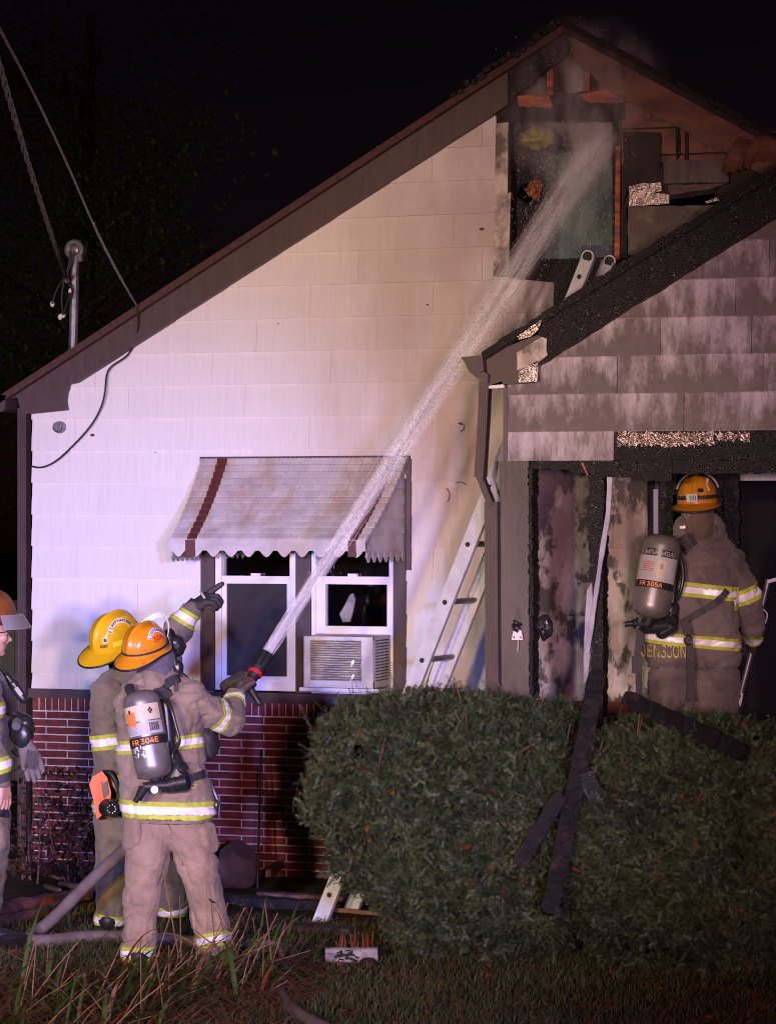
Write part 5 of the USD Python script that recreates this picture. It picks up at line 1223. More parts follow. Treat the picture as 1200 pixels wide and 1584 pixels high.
# gear hanging on the chest
mask = thing('face_mask', 'black breathing mask hanging on the chest of the person at the left edge', 'mask')
mm = MB().add(curl_in(blob(J(42, 1128, .02), (.075, .07, .09), .01, 4), .004, 20, 2)).add(blob(J(50, 1122, -.02), (.04, .05, .055), .006, 2)).tube(spline([J(20, 1100, 0), J(34, 1105, 0), J(46, 1112, -.02)], 10), .022, 8).tube(spline([J(30, 1160, 0), J(42, 1168, -.02), J(52, 1150, -.04)], 10), .018, 8)
obj('mask_body', mm, 'black_plastic', mask, smooth=50)
obj('lens', blob(J(44, 1138, -.05), (.045, .03, .07), .004, 7), 'black_plastic', mask, smooth=60)
obj('regulator', MB().tube([J(36, 1118, -.06), J(34, 1124, -.10)], [.03, .024], 16), 'steel_pipe', mask, smooth=50)
gl = thing('work_glove', 'grey leather glove clipped below the mask at the left edge', 'glove')
g6 = hand(J(50, 1152, -.03), J(62, 1190, -.03) - J(50, 1152, -.03), TOCAM, 1, (.12, .1, .12, .15), thumb=(.25, .2), s=.98, fat=1.35, spread=.02)
obj('leather', g6, 'glove_grey', gl, smooth=60)
sg = MB()
for k in range(4): sg.ribbon(spline([J(52 + k * 5, 1160 + 1 * k, -.072), J(50 + k * 5, 1175 + k, -.08), J(47 + k * 5, 1188 + k, -.075)], 6), .008, TOCAM, .004)
obj('stripe', sg, 'leather_dark', gl)
rd = thing('radio', 'black portable radio on a strap of the person at the left edge', 'radio')
obj('body', MB().add(skin([[(J(20, 1046, -.05), .022), (J(44, 1080, -.05), .026)], [(J(30, 1058, -.05), .028), (J(46, 1082, -.05), .024)]], .010, 4)), 'black_plastic', rd, smooth=50)
obj('antenna', MB().tube([J(20, 1046, -.05), J(2, 1022, -.04)], [.010, .007], 8), 'black_rubber', rd)
obj('display', MB().box(J(38, 1070, -.077), (.05, .004, .022), np.array([unit(RT * .58 - UP * .81), TOCAM, unit(RT * .81 + UP * .58)])), 'lettering_grey', rd)
obj('chest_strap', MB().ribbon(spline([J(0, 1036, -.10), J(12, 1056, -.12), J(24, 1090, -.05), J(32, 1112, 0)], 14), .05, TOCAM, .006), 'webbing', f3)
stp = MB().ribbon(spline([J(-4, 1205, -.10), J(8, 1215, -.1), J(18, 1200, -.05)], 8), .05, TOCAM, .006)
obj('waist_strap', stp, 'webbing', f3)
tl = thing('tool_pouch', 'black tool pouch on the belt beside the bare hand', 'pouch')
obj('pouch', MB().add(skin([[(J(6, 1245, -.16), .035), (J(10, 1256, -.16), .03)], [(J(14, 1250, -.15), .022), (J(20, 1262, -.15), .014)]], .012, 5)), 'black_plastic', tl, smooth=50)

# ------------------------------------------------------------------ the firefighter in the porch
f4 = ptag('person seen from behind in sooty bunker gear lettered on the hem, entering the porch door')
J = JJ(15.5)
jb = [[(J(1041, 1006), .172), (J(1101, 1010), .172), (J(1043, 945), .150), (J(1100, 945), .150)], [(J(1043, 945), .150), (J(1100, 945), .150), (J(1046, 895), .140), (J(1108, 892), .140)],
      [(J(1046, 895), .140), (J(1108, 892), .140), (J(1048, 866), .095), (J(1122, 866), .100), (J(1080, 836, .04), .09)], [(J(1080, 836, .04), .09), (J(1060, 816, .05), .075), (J(1100, 814, .05), .078), (J(1062, 840, .04), .08), (J(1104, 840, .04), .08)]]
jb += limbs([(J(1126, 872), .108), (J(1144, 905, .03), .100), (J(1156, 936, .06), .090), (J(1164, 966, .16), .078), (J(1164, 984, .26), .068)], [(J(1040, 872, .02), .10), (J(1020, 930, .12), .088), (J(1010, 960, .36), .07)])
co4 = skin(jb, .014, 12); co4 = cloth(co4, .017, 51, 6, 12); co4 = cut_below(co4, J(1070, 1032), (0, 0, 1))
c4 = obj('coat', co4, 'coat_sooty', f4, smooth=50)
trims(co4, J(1075, 911), (.12, 0, 1), c4, .040, J(1072, 911, -.05), .26)
trims(co4, J(1072, 989), (.10, 0, 1), c4, .036)
trims(co4, J(1150, 918, .04), J(1156, 936, .06) - J(1144, 905, .03) + UP * -.02, c4, .046, J(1150, 918, .04), .16)
nm = lettering('JENSSON', .072, J(1000, 1021, -.4), RT * .53, UP, TOCAM, .004, bold=False)
nm.vertices = drape(co4, nm.vertices, FWD, .014); obj('name_lettering', nm, 'lettering_yellow', c4)
tb = [[(J(1043, 1050), .15), (J(1102, 1050), .15)]] + limbs([(J(1043, 1055), .165), (J(1044, 1130, 0), .13), (J(1040, 1205, 0), .105)], [(J(1102, 1055), .165), (J(1108, 1130), .13), (J(1112, 1205), .105)])
tr4 = cloth(skin(tb, .020, 10), .014, 61, 6, 12); tr4 = cut_below(tr4, (0, 0, .72), (0, 0, 1)); obj('trousers', tr4, 'coat_sooty', f4, smooth=50)
boot(J(1040, 1195), J(1040, 1215) * (1, 1, 0) + (0, 0, .70), FWD, f4); boot(J(1112, 1195), J(1112, 1215) * (1, 1, 0) + (0, 0, .70), FWD, f4)
obj('hood', cloth(skin([[(J(1079, 790, .03), .095), (J(1080, 820, .03), .105)]], .014, 6), .006, 7), 'coat_brown', f4, smooth=50)
h4 = Helmet(J(1079, 779, .04), RT * .22 + FWD * .97 + UP * .02, f4, 'helmet_amber', roll=.04, k=1.0)
h4.strap(lambda a: .22 + .02 * np.cos(a), .020, 'webbing')
h4.patch('reflective_bar', 3.05, -.16, -.018, .030, -.016, -.004, .030, 'reflex_yellow')
bx = MB().box(h4.world(np.array([[-.012, -.165, .035]]))[0], (.062, .035, .045), np.array([h4.r, h4.f, h4.u])); obj('helmet_lamp', bx, 'black_plastic', h4.prim)
bx = MB(); 
for k in range(4): bx.box(h4.world(np.array([[-.022 + k * .010, -.184, .035]]))[0], (.004, .006, .03), np.array([h4.r, h4.f, h4.u]))
obj('lamp_vent', bx, 'leather_dark', h4.prim)
h4.patch('sticker', 2.9, .50, -.010, .028, -.016, .006, .002, 'sticker_black')
h4.arc_text('OFFICER', 1.95, .60, .046, .015, 1.5, 'sticker_white', None, mid=-1.15)
a = np.linspace(-1.2, 1.2, 24); pts = h4.world(np.stack([.140 * np.sin(a), .02 + 0 * a, .178 * np.cos(a) ** .6 + .006], 1))
obj('front_shield_rim', MB().tube(h4.world(np.stack([.128 * np.sin(a), .03 + 0 * a, .178 * np.abs(np.cos(a)) ** .7], 1)), .006, 6), 'visor', h4.prim)
obj('helmet_ring', MB().add(trimesh.creation.torus(.012, .002, major_sections=20, minor_sections=6).vertices @ np.array([RT, UP, TOCAM]) + J(1062, 797, -.16), trimesh.creation.torus(.012, .002, major_sections=20, minor_sections=6).faces), 'lettering_grey', h4.prim)
g7 = hand(J(1165, 988, .28), J(1163, 1010, .40) - J(1165, 988, .28), RT * -1, 1, (.9, 1, 1, 1), fat=1.3); obj('glove', g7, 'leather_dark', f4, smooth=60)
sb2 = thing('breathing_set', 'grey air bottle numbered on an orange-lettered band, carried by the person in the porch', 'breathing set')
B2 = Bottle(J(1026, 827, -.22), J(1004, 957, -.27), .108, TOCAM + RT * -.25, sb2)
B2.wrap('band', -3.14, 3.14, .165, .205, .002, 'black_rubber', 40); B2.text('FR 305A', -.12, .173, .024, 'lettering_orange', .0035)
B2.wrap('label', -1.3, 1.3, .205, .345, .0012, 'bottle_label_grey')
for a0 in (-.62, .22): B2.wrap('maker_plate', a0 - .02, a0 + .62, .345, .385, .002, 'sticker_black', 10); B2.text('MSA', a0 + .30, .352, .026, 'lettering_grey', .003)
B2.wrap('diamond_label', .12, .52, .225, .325, .0022, 'bottle_label', 8); B2.wrap('diamond_mark', .24, .42, .275, .305, .0032, 'lettering_grey', 6)
for k in range(5): B2.wrap('print_line', -.75, -.05, .305 - k * .012, .310 - k * .012, .0022, 'lettering_red', 6)
f_ = MB().tube(spline([J(1036, 842, -.12), J(1050, 858, -.18), J(1056, 880, -.20), J(1050, 920, -.20), J(1044, 930, -.18)], 24), .012, 8).tube(spline([J(1042, 850, -.10), J(1044, 880, -.12), J(1040, 930, -.15), J(1036, 960, -.15)], 16), .028, 10)
f_.add(skin([[(J(1040, 940, -.15), .04), (J(1034, 972, -.16), .05)], [(J(1034, 968, -.18), .045), (J(1000, 970, -.20), .04)], [(J(1036, 970, -.18), .045), (J(1024, 978, -.18), .04)]], .012, 6))
obj('back_frame', f_, 'black_plastic', sb2, smooth=50)
obj('valve', MB().tube([J(1004, 957, -.27), J(1000, 968, -.28)], .032, 14).tube([J(1000, 966, -.28), J(978, 964, -.30)], [.028, .022], 12).tube([J(978, 964, -.30), J(966, 966, -.30)], .016, 10).tube([J(990, 956, -.29), J(986, 974, -.29)], .024, 12), 'black_rubber', sb2, smooth=50)
obj('clip', MB().tube(spline([J(1040, 952, -.22), J(1044, 953, -.22), J(1043, 966, -.22), J(1039, 966, -.22), J(1040, 952, -.22)], 20), .004, 6), 'chrome', sb2)
obj('tag', MB().box(J(1035, 938, -.22), (.016, .004, .06), np.array([unit(RT + UP * .15), TOCAM, unit(UP - RT * .15)])), 'bottle_label_grey', sb2)
st = MB()
st.ribbon(drape(co4, spline([J(1048, 842), J(1066, 828), J(1088, 820), J(1108, 818)], 14), FWD, .014), .045, TOCAM, .008)
st.ribbon(drape(co4, spline([J(1050, 852), J(1062, 838), J(1072, 832)], 8), FWD, .024), .075, TOCAM, .014)
obj('shoulder_strap', st, 'webbing', sb2)
obj('strap_tab', MB().ribbon(drape(co4, spline([J(1074, 826), J(1090, 819)], 6), FWD, .026), .022, TOCAM, .003).ribbon(drape(co4, spline([J(1050, 816), J(1058, 815)], 4), FWD, .026), .015, TOCAM, .003), 'trim_silver', sb2)
obj('waist_strap', MB().ribbon(drape(co4, spline([J(1052, 962), J(1080, 944), J(1112, 922), J(1120, 912)], 16), FWD, .012), .038, TOCAM, .006), 'webbing', sb2)
obj('hanging_strap', MB().ribbon(np.array([J(1058, 960, -.22), J(1065, 985, -.24), J(1068, 1020, -.24), J(1068, 1085, -.20)]), .042, TOCAM, .006).ribbon(np.array([J(990, 972, -.2), J(986, 1010, -.22), J(988, 1060, -.2), J(988, 1090, -.2)]), .036, TOCAM, .006).ribbon(np.array([J(984, 1015, -.24), J(984, 1042, -.24)]), .05, TOCAM, .02), 'webbing', sb2)
obj('strap_ring', MB().add(trimesh.creation.torus(.026, .005, major_sections=24, minor_sections=8).vertices @ np.array([RT * .8, UP, TOCAM]) + J(1064, 990, -.26), trimesh.creation.torus(.026, .005, major_sections=24, minor_sections=8).faces), 'chrome', sb2)
pry = thing('pry_bar', 'long steel pry bar in the right hand of the person in the porch', 'pry bar')
obj('shaft', MB().tube([J(1188, 896, .30), J(1168, 985, .34), J(1146, 1072, .30)], .016, 10), 'steel_pipe', pry, smooth=60)
obj('fork', MB().bar(J(1186, 900, .30), J(1200, 896, .30), .03, .02).bar(J(1146, 1072, .30), J(1142, 1092, .30), .05, .02), 'steel_pipe', pry)
wl = obj('wire_loop', MB().tube(spline([J(1176, 942, .2), J(1186, 950, .2), J(1184, 962, .2), J(1176, 972, .2)], 16), .004, 6), 'trim_silver'); tag(wl, 'thin pale wire loop in the dark doorway beside the gloved hand', 'wire')
# ------------------------------------------------------------------ yew hedge
def leafmat(name, cols, rough=0.55, trans=0.25, spec=0.3, big=1.3, lo=0.75, hi=1.25):
    n = {'g': ('geometry', {}), 'r': ('rgb_ramp', {'ramp': cols}), 'nz': ('noise_texture', {'scale': big, 'detail': 3.0}), 'a': ('math', {'math_type': 'multiply', 'value2': 0.55}), 'b': ('math', {'math_type': 'multiply_add', 'value2': 0.9, 'value3': -0.22}), 'c': ('math', {'math_type': 'add'}),
         'n2': ('noise_texture', {'scale': 17.0, 'detail': 3.0, 'roughness': 0.7}), 'k2': ('map_range', {'from_min': 0.32, 'from_max': 0.68, 'to_min': lo, 'to_max': hi, 'clamp': True}), 'sc': ('vector_math', {'math_type': 'scale'}), 'p': ('principled_bsdf', {'roughness': rough, 'specular_ior_level': spec}), 't': ('translucent_bsdf', {}), 'm': ('mix_closure', {'fac': trans})}
    material(name, n, [('g.random_per_island', 'a.value1'), ('g.position', 'nz.vector'), ('nz.fac', 'b.value1'), ('a.value', 'c.value1'), ('b.value', 'c.value2'), ('c.value', 'r.fac'), ('g.position', 'n2.vector'), ('n2.fac', 'k2.value'), ('r.color', 'sc.vector1'), ('k2.result', 'sc.scale'), ('sc.vector', 'p.base_color'), ('sc.vector', 't.color'), ('p.BSDF', 'm.closure1'), ('t.BSDF', 'm.closure2')], 'm.closure')
leafmat('yew', [(0, (0.042, 0.060, 0.030)), (0.35, (0.080, 0.106, 0.046)), (0.60, (0.135, 0.155, 0.066)), (0.80, (0.19, 0.145, 0.07)), (1, (0.26, 0.11, 0.062))], rough=0.42, big=3.4, lo=0.3, hi=1.5)
leafmat('grass', [(0, (0.055, 0.060, 0.022)), (0.4, (0.085, 0.085, 0.032)), (0.6, (0.13, 0.095, 0.048)), (1, (0.20, 0.125, 0.07))], big=2.0, lo=.6, hi=1.5)
leafmat('green_blade', [(0, (0.05, 0.085, 0.02)), (0.6, (0.085, 0.13, 0.03)), (1, (0.17, 0.16, 0.05))], big=3.0)
leafmat('matted', [(0, (0.05, 0.025, 0.012)), (0.4, (0.13, 0.06, 0.03)), (0.7, (0.10, 0.09, 0.03)), (1, (0.26, 0.15, 0.09))], big=6.0)
leafmat('straw', [(0, (0.22, 0.12, 0.06)), (0.6, (0.34, 0.2, 0.12)), (1, (0.42, 0.27, 0.18))], big=3.0)
leafmat('rust_leaf', [(0, (0.12, 0.03, 0.012)), (0.5, (0.26, 0.065, 0.02)), (0.85, (0.36, 0.11, 0.03)), (1, (0.4, 0.25, 0.04))], big=5.0)
leafmat('shrub_leaf', [(0, (0.03, 0.02, 0.012)), (0.6, (0.075, 0.045, 0.024)), (1, (0.09, 0.085, 0.035))], big=4.0)
leafmat('tree_leaf', [(0, (0.05, 0.08, 0.035)), (1, (0.10, 0.14, 0.05))], big=0.6)
std('bark', (0.03, 0.025, 0.02), rough=0.9)
std('twig', (0.19, 0.085, 0.055), (0.10, 0.045, 0.03), 20, rough=0.8)
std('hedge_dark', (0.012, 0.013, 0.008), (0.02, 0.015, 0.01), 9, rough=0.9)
def sprays(pos, nrm, rg, length=(.04, .075), needles=6, nl=.018, nw=.0062):
    """Needle sprays as loose triangles: a stem and two rows of needles."""
    N = len(pos)
    up = np.array([0, 0, 1.0])
    d = nrm * .7 + .2 * up + rg.normal(0, .75, (N, 3)); d /= np.linalg.norm(d, axis=1, keepdims=True)
    s = np.cross(d, nrm + rg.normal(0, .5, (N, 3))); s /= np.linalg.norm(s, axis=1, keepdims=True) + 1e-9
    nn = np.cross(d, s)
    L = rg.uniform(*length, N)
    V, F_ = [], []
    tri = np.arange(3)
    def tri_add(a, b, c): V.append(np.stack([a, b, c], 1).reshape(-1, 3))
    base = pos - d * L[:, None] * .45
    tri_add(base - s * .0012, base + s * .0012, base + d * L[:, None])
    for k in range(needles):
        t = (k + .6) / needles
        for sg in (-1, 1):
            a = base + d * (L * t)[:, None]
            q = unit_rows(d * .75 + s * sg * 1.0 + nn * rg.normal(0.1, .3, (N, 1)))
            ln = nl * rg.uniform(.7, 1.15, (N, 1)) * (1.05 - .4 * t)
            wv = unit_rows(np.cross(q, nn)) * nw * .5
            tri_add(a - wv, a + wv, a + q * ln)
    v = np.vstack(V); return v, np.arange(len(v)).reshape(-1, 3)
def unit_rows(a): return a / (np.linalg.norm(a, axis=-1, keepdims=True) + 1e-12)
def hedge_shape(x0, x1, d0, d1, h, seed, left_in=0.0, sub=6):
    m = trimesh.creation.icosphere(sub, 1.0); v = m.vertices
    p = 3.3
    k = (np.abs(v) ** p).sum(1) ** (-1 / p); v = v * k[:, None]
    z = (v[:, 2] * .5 + .5) * h
    prof = np.interp(z / h, [0, .16, .42, .7, 1.0], [.72, .84, .98, 1.0, .93])
    X = (x0 + x1) / 2 + v[:, 0] * (x1 - x0) / 2
    low = np.clip(1 - z / (h * .60), 0, 1)
    X = np.where(v[:, 0] < 0, X + left_in * low ** 1.3 * (-v[:, 0]), X)
    Y = -((d0 + d1) / 2 + v[:, 1] * -1 * (d1 - d0) / 2 * prof)
    m.vertices = np.stack([X, Y, z], 1)
    n = m.vertex_normals
    m.vertices = m.vertices + n * ((meshkit.fbm(m.vertices * 2.6, 4, seed) - .5) * .26 + (meshkit.fbm(m.vertices * 8, 2, seed + 4) - .5) * .16 + (meshkit.fbm(m.vertices * 19, 2, seed + 8) - .5) * .10)[:, None]
    return m
def build_hedge(label, x0, x1, d0, d1, h, seed, left_in, per_m2=7600):
    rg = np.random.default_rng(seed)
    t = thing('yew_hedge', label, 'hedge')
    m = hedge_shape(x0, x1, d0, d1, h, seed, left_in)
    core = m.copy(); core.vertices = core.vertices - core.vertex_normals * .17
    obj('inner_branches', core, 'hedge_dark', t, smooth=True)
    fn = m.face_normals; see = (fn @ TOCAM > -.35) | (fn[:, 2] > .2)
    m2 = trimesh.Trimesh(m.vertices, m.faces[see], process=False)
    cnt = int(m2.area * per_m2)
    pts, fi = trimesh.sample.sample_surface(m2, cnt, seed=seed)
    pts = np.asarray(pts); nr = m2.face_normals[fi]
    thin = meshkit.fbm(pts * 3.2, 3, seed + 2)
    keep = rg.random(cnt) < np.clip((thin - .22) * 4, .72, 1); pts, nr = pts[keep], nr[keep]
    pts = pts - nr * rg.uniform(-.035, .13, (len(pts), 1))
    obj('foliage', sprays(pts, nr, rg), 'yew', t, kind='stuff')
    # long shoots sticking out, twigs, dead leaves caught in it
    k = rg.choice(len(pts), 420, replace=False)
    obj('long_shoots', sprays(pts[k] + nr[k] * .05 + [0, 0, .02], nr[k] * .6 + [0, 0, .6], rg, (.12, .2), 14, .026, .004), 'yew', t, kind='stuff')
    tw = MB()
    for i in rg.choice(len(pts), 150, replace=False):
        a = pts[i] - nr[i] * .04; b = pts[i] + nr[i] * .03 + rg.normal(0, .05, 3) + [0, 0, .06]
        tw.tube([a, (a + b) / 2 + rg.normal(0, .008, 3), b], [.004, .0035, .002], 4)
    obj('bare_twigs', tw, 'twig', t, kind='stuff')
    k = rg.choice(len(pts), 300, replace=False)
    v, f = leaves(pts[k] + nr[k] * .03, rg, (.02, .055)); obj('dead_leaves', (v, f), 'rust_leaf', t, kind='stuff')
    return t, m
def leaves(pos, rg, size, flat=False):
    """Small pointed leaves, each a creased pair of faces with a lobe."""
    N = len(pos); a = unit_rows(rg.normal(0, 1, (N, 3)) * ([1, 1, .25] if flat else [1, 1, 1])); b = unit_rows(np.cross(a, rg.normal(0, .35, (N, 3)) + [0, 0, 1.0]))
    c = np.cross(a, b); L = rg.uniform(*size, (N, 1))
    p0 = pos - a * L * .5; p1 = pos + a * L * .55; q = pos + b * L * .42 + c * L * .22; r_ = pos - b * L * .42 + c * L * .18
    q2 = pos + a * L * .3 + b * L * .22 + c * L * .12; r2_ = pos + a * L * .3 - b * L * .22 + c * L * .1
    V = np.stack([p0, q, q2, p1, r2_, r_], 1).reshape(-1, 3); i = np.arange(N)[:, None] * 6
    F_ = np.concatenate([i + [0, 1, 2], i + [0, 2, 3], i + [0, 3, 4], i + [0, 4, 5]])
    return V, F_
HX0 = P(452, 1150, 2.5)[0]; HX1 = P(892, 1150, 2.7)[0]
hA, hmA = build_hedge('clipped yew hedge with rounded left end, left of the charred planks', HX0 + .19, HX1 + .02, 1.95, 3.15, 1.34, 21, .62)
hB, hmB = build_hedge('yew hedge running out of the picture, right of the charred planks', HX1 - .12, P(1330, 1150, 2.7)[0], 1.90, 3.05, 1.235, 33, .10)

# charred timbers fallen over the hedge
def timber(px0, D0, px1, D1, w, th, label, mat='char', seed=1, name='charred_plank'):
    a, b = Pd(*px0, D0), Pd(*px1, D1)
    u, v, t = frame_of(b - a, -TOCAM)
    L = np.linalg.norm(b - a); n = max(8, int(L / .03)); rr = random.Random(seed)
    V = []
    for i in range(n + 1):
        s = i / n; ww = w / 2 * (1 + rr.uniform(-.07, .05)); 
        if i in (0, n): ww *= .7
        for (p, q) in ((-1, -1), (-.2, -1.06), (1, -1), (1, 1), (-1, 1)): V.append(a + (b - a) * s + u * ww * (p + rr.uniform(-.05, .05)) + v * th / 2 * (q + rr.uniform(-.12, .12)))
    F_ = [(i * 5 + j, i * 5 + (j + 1) % 5, i * 5 + 5 + (j + 1) % 5, i * 5 + 5 + j) for i in range(n) for j in range(5)]
    tri = [(x[0], x[1], x[2]) for x in F_] + [(x[0], x[2], x[3]) for x in F_] + [(0, 2, 1), (0, 3, 2), (0, 4, 3)] + [(n * 5, n * 5 + 1, n * 5 + 2), (n * 5, n * 5 + 2, n * 5 + 3), (n * 5, n * 5 + 3, n * 5 + 4)]
    p = obj(name, (np.array(V), np.array(tri)), mat); tag(p, label, 'plank'); return p
timber((925, 1036), 13.75, (848, 1415), 13.26, .085, .04, 'long charred plank leaning steeply between the two hedges', 'char_plank', 3)
timber((868, 1228), 13.42, (800, 1338), 13.42, .075, .035, 'short charred plank sticking out left behind the long leaning one', 'char_plank', 4)
timber((905, 1195), 13.50, (955, 1330), 13.46, .08, .03, 'dark charred plank half hidden in the right hedge', 'char', 5)
timber((968, 1080), 13.70, (1154, 1166), 13.12, .085, .05, 'charred plank lying across the top of the right hedge', 'char_plank', 6)

# ------------------------------------------------------------------ lawn
rg = np.random.default_rng(3)
N = 90000
u_, v_ = rg.uniform(-80, 1290, N), 1395 + 235 * rg.random(N) ** .9
gp3 = np.array([G(a, b) for a, b in zip(u_, v_)])
w_ = rg.random(N) < np.clip(.25 + 1.3 * (meshkit.fbm(gp3 * 1.6, 3, 5) - .25), .05, 1)
gp3 = gp3[w_ & (gp3[:, 1] < -1.7)]; N = len(gp3); gp3[:, 2] = ground_z(gp3[:, 0], gp3[:, 1]) - .004
ln = rg.uniform(.025, .075, (N, 1)); az = rg.uniform(0, 2 * np.pi, N); sd = np.stack([np.cos(az), np.sin(az), 0 * az], 1); tl = np.stack([np.cos(az + 1.57), np.sin(az + 1.57), 0 * az], 1) * rg.uniform(0, .9, (N, 1)) + [0, 0, 1.0]; tl = unit_rows(tl)
wd = rg.uniform(.0018, .0034, (N, 1))
m1 = gp3 + tl * ln * .55; tp = gp3 + unit_rows(tl + np.array([0, 0, -.35]) + sd * .3) * ln
V = np.stack([gp3 - sd * wd, gp3 + sd * wd, m1 - sd * wd * .8, m1 + sd * wd * .8, tp], 1).reshape(-1, 3); i = np.arange(N)[:, None] * 5
obj('grass_blades', (V, np.concatenate([i + [0, 1, 3], i + [0, 3, 2], i + [2, 3, 4]])), 'grass'); tag(stage.GetPrimAtPath('/World/grass_blades'), 'thin dark autumn lawn grass', 'grass', kind='stuff')
N = 330
u_, v_ = rg.uniform(-20, 1220, N), rg.uniform(1400, 1600, N)
lp_ = np.array([G(a, b) for a, b in zip(u_, v_)]); lp_[:, 2] = ground_z(lp_[:, 0], lp_[:, 1]) + .03
lv = leaves(lp_, rg, (.025, .055), True); p = obj('fallen_leaves', lv, 'rust_leaf'); tag(p, 'brown and rust fallen leaves scattered over the lawn', 'leaves', kind='stuff')

# clumps of long leaves at the front left
def blade(base, az, ln, lift, w, droop, rr, n=9, twist=.3):
    d = np.array([math.cos(az), math.sin(az), 0]); pts = []
    p = np.array(base, float); el = lift
    for k in range(n):
        pts.append(p.copy()); p = p + (d * math.cos(el) + UP * math.sin(el)) * ln / (n - 1); el -= droop / (n - 1) * (1 + k / n)
    pts = np.array(pts); s = np.cross(d, UP); V = []
    for k, q in enumerate(pts):
        t = k / (n - 1); ww = w * (1 - t ** 2.2) * (.6 + .4 * min(1, t * 4)) + .0006
        e = s * math.cos(twist * t) + UP * math.sin(twist * t)
        V += [q - e * ww, q - UP * ww * .45, q + e * ww]
    F_ = []
    for k in range(n - 1):
        for j in range(2):
            a = 3 * k + j; F_ += [(a, a + 1, a + 4), (a, a + 4, a + 3)]
    V = np.array(V); V[:, 2] = np.maximum(V[:, 2], .012)
    return V, np.array(F_)
rr = random.Random(17)
def clump(label, centres, n, straws, spread, hint, cat='plant', name='grass_clump'):
    t = thing(name, label, cat)
    for k in range(n):
        c = rr.choice(centres); b = G(c[0] + rr.gauss(0, spread), c[1] + rr.gauss(0, 9)); 
        az = rr.gauss(hint, 1.0)
        v, f = blade(b, az, rr.uniform(.22, .62), rr.uniform(.35, 1.35), rr.uniform(.006, .012), rr.uniform(.5, 2.0), rr)
        obj('leaf', (v, f), 'green_blade' if rr.random() < .74 else ('straw' if rr.random() < .5 else 'rust_leaf'), t, smooth=True)
    for k in range(straws):
        c = rr.choice(centres); b = G(c[0] + rr.gauss(0, spread * 1.2), c[1] + rr.gauss(0, 10)); az = rr.gauss(hint, 1.2); L = rr.uniform(.25, .5); el = rr.uniform(.3, 1.4)
        e = b + L * np.array([math.cos(az) * math.cos(el), math.sin(az) * math.cos(el), math.sin(el)])
        obj('dry_stalk', MB().tube([b, (b + e) / 2 + UP * .012, e], [.0035, .003, .0022], 5), 'straw', t)
    return t
clump('drooping clump of long green and rust leaves at the bottom left corner', [(20, 1560), (60, 1575), (100, 1560), (150, 1590), (30, 1600)], 125, 16, 34, .5)
c2_ = clump('matted clump of green blades and red-brown stalks below the boots', [(190, 1555), (230, 1565), (270, 1545), (210, 1590), (300, 1535)], 130, 22, 30, .5)
clump('small tangle of rust-brown stems right of the boots', [(350, 1520), (390, 1530), (370, 1545), (410, 1510)], 90, 18, 22, 1.2)
for (a, b, D0) in (((280, 1500), (248, 1330), 0), ((270, 1530), (425, 1458), 0), ((215, 1560), (300, 1478), 0), ((222, 1560), (305, 1500), 0), ((240, 1565), (320, 1527), 0), ((200, 1500), (240, 1400), 0), ((365, 1490), (305, 1362), 0), ((378, 1500), (325, 1390), 0), ((265, 1530), (282, 1455), 0), ((70, 1530), (75, 1462), 0), ((88, 1575), (90, 1515), 0), ((150, 1535), (147, 1495), 0)):
    D1 = np.dot(G(*a) - CAM, FWD)
    s0, s1 = G(*a), Pd(b[0], b[1], D1 - .02)
    obj('dry_stalk', MB().tube(spline([s0, (s0 + s1) / 2 + UP * .01, s1], 8), np.linspace(.0042, .002, 8), 5), 'straw' if rr.random() < .75 else 'green_blade', c2_)
for (x, y, wd_) in ((283, 1488, .03), (353, 1482, .05), (328, 1393, .025), (358, 1437, .03), (130, 1568, .03), (268, 1572, .04)):
    D1 = 12.95 if y > 1450 else 13.3
    v, f = leaves(np.array([Pd(x, y, D1 if y < 1560 else 12.5)]), np.random.default_rng(int(x)), (wd_ * 2, wd_ * 2.2)); obj('broad_leaf', (v, f), 'green_blade', c2_)
mm_ = MB()
for k in range(1500):
    x, y = rr.uniform(-20, 440), rr.gauss(1548, 26)
    if y < 1490 + max(0, 240 - x) * .12: continue
    b = G(x, y); az = rr.uniform(-.6, 1.6) if rr.random() < .7 else rr.uniform(0, 6.28); L = rr.uniform(.10, .34); h = rr.uniform(.01, .11)
    e = b + L * np.array([math.cos(az), math.sin(az), 0]); md = (b + e) / 2 + UP * h
    mm_.ribbon(np.array([b + UP * .01, (b + md) / 2 + UP * h * .2, md, (md + e) / 2 + UP * h * .1, e + UP * .012]), rr.uniform(.003, .008), TOCAM * .4 + UP, .0012)
p = obj('matted_grass', mm_, 'matted'); tag(p, 'matted dead stems and grass under the long-leaved clumps', 'grass', kind='stuff')
# dead fern-like stems beside the ladder foot
fs = thing('dead_stems', 'upright rust-brown dead stems between the ladder foot and the hedge', 'plant')
for k in range(16):
    x = rr.uniform(515, 585); b = G(x, 1482 + rr.uniform(-4, 6)); e = Pd(x + rr.uniform(-14, 8), 1445 + rr.uniform(-14, 14), np.dot(b - CAM, FWD))
    obj('stem', MB().tube([b, (b + e) / 2 + RT * rr.uniform(-.01, .01), e], [.005, .007, .002], 5), 'rust_leaf', fs)

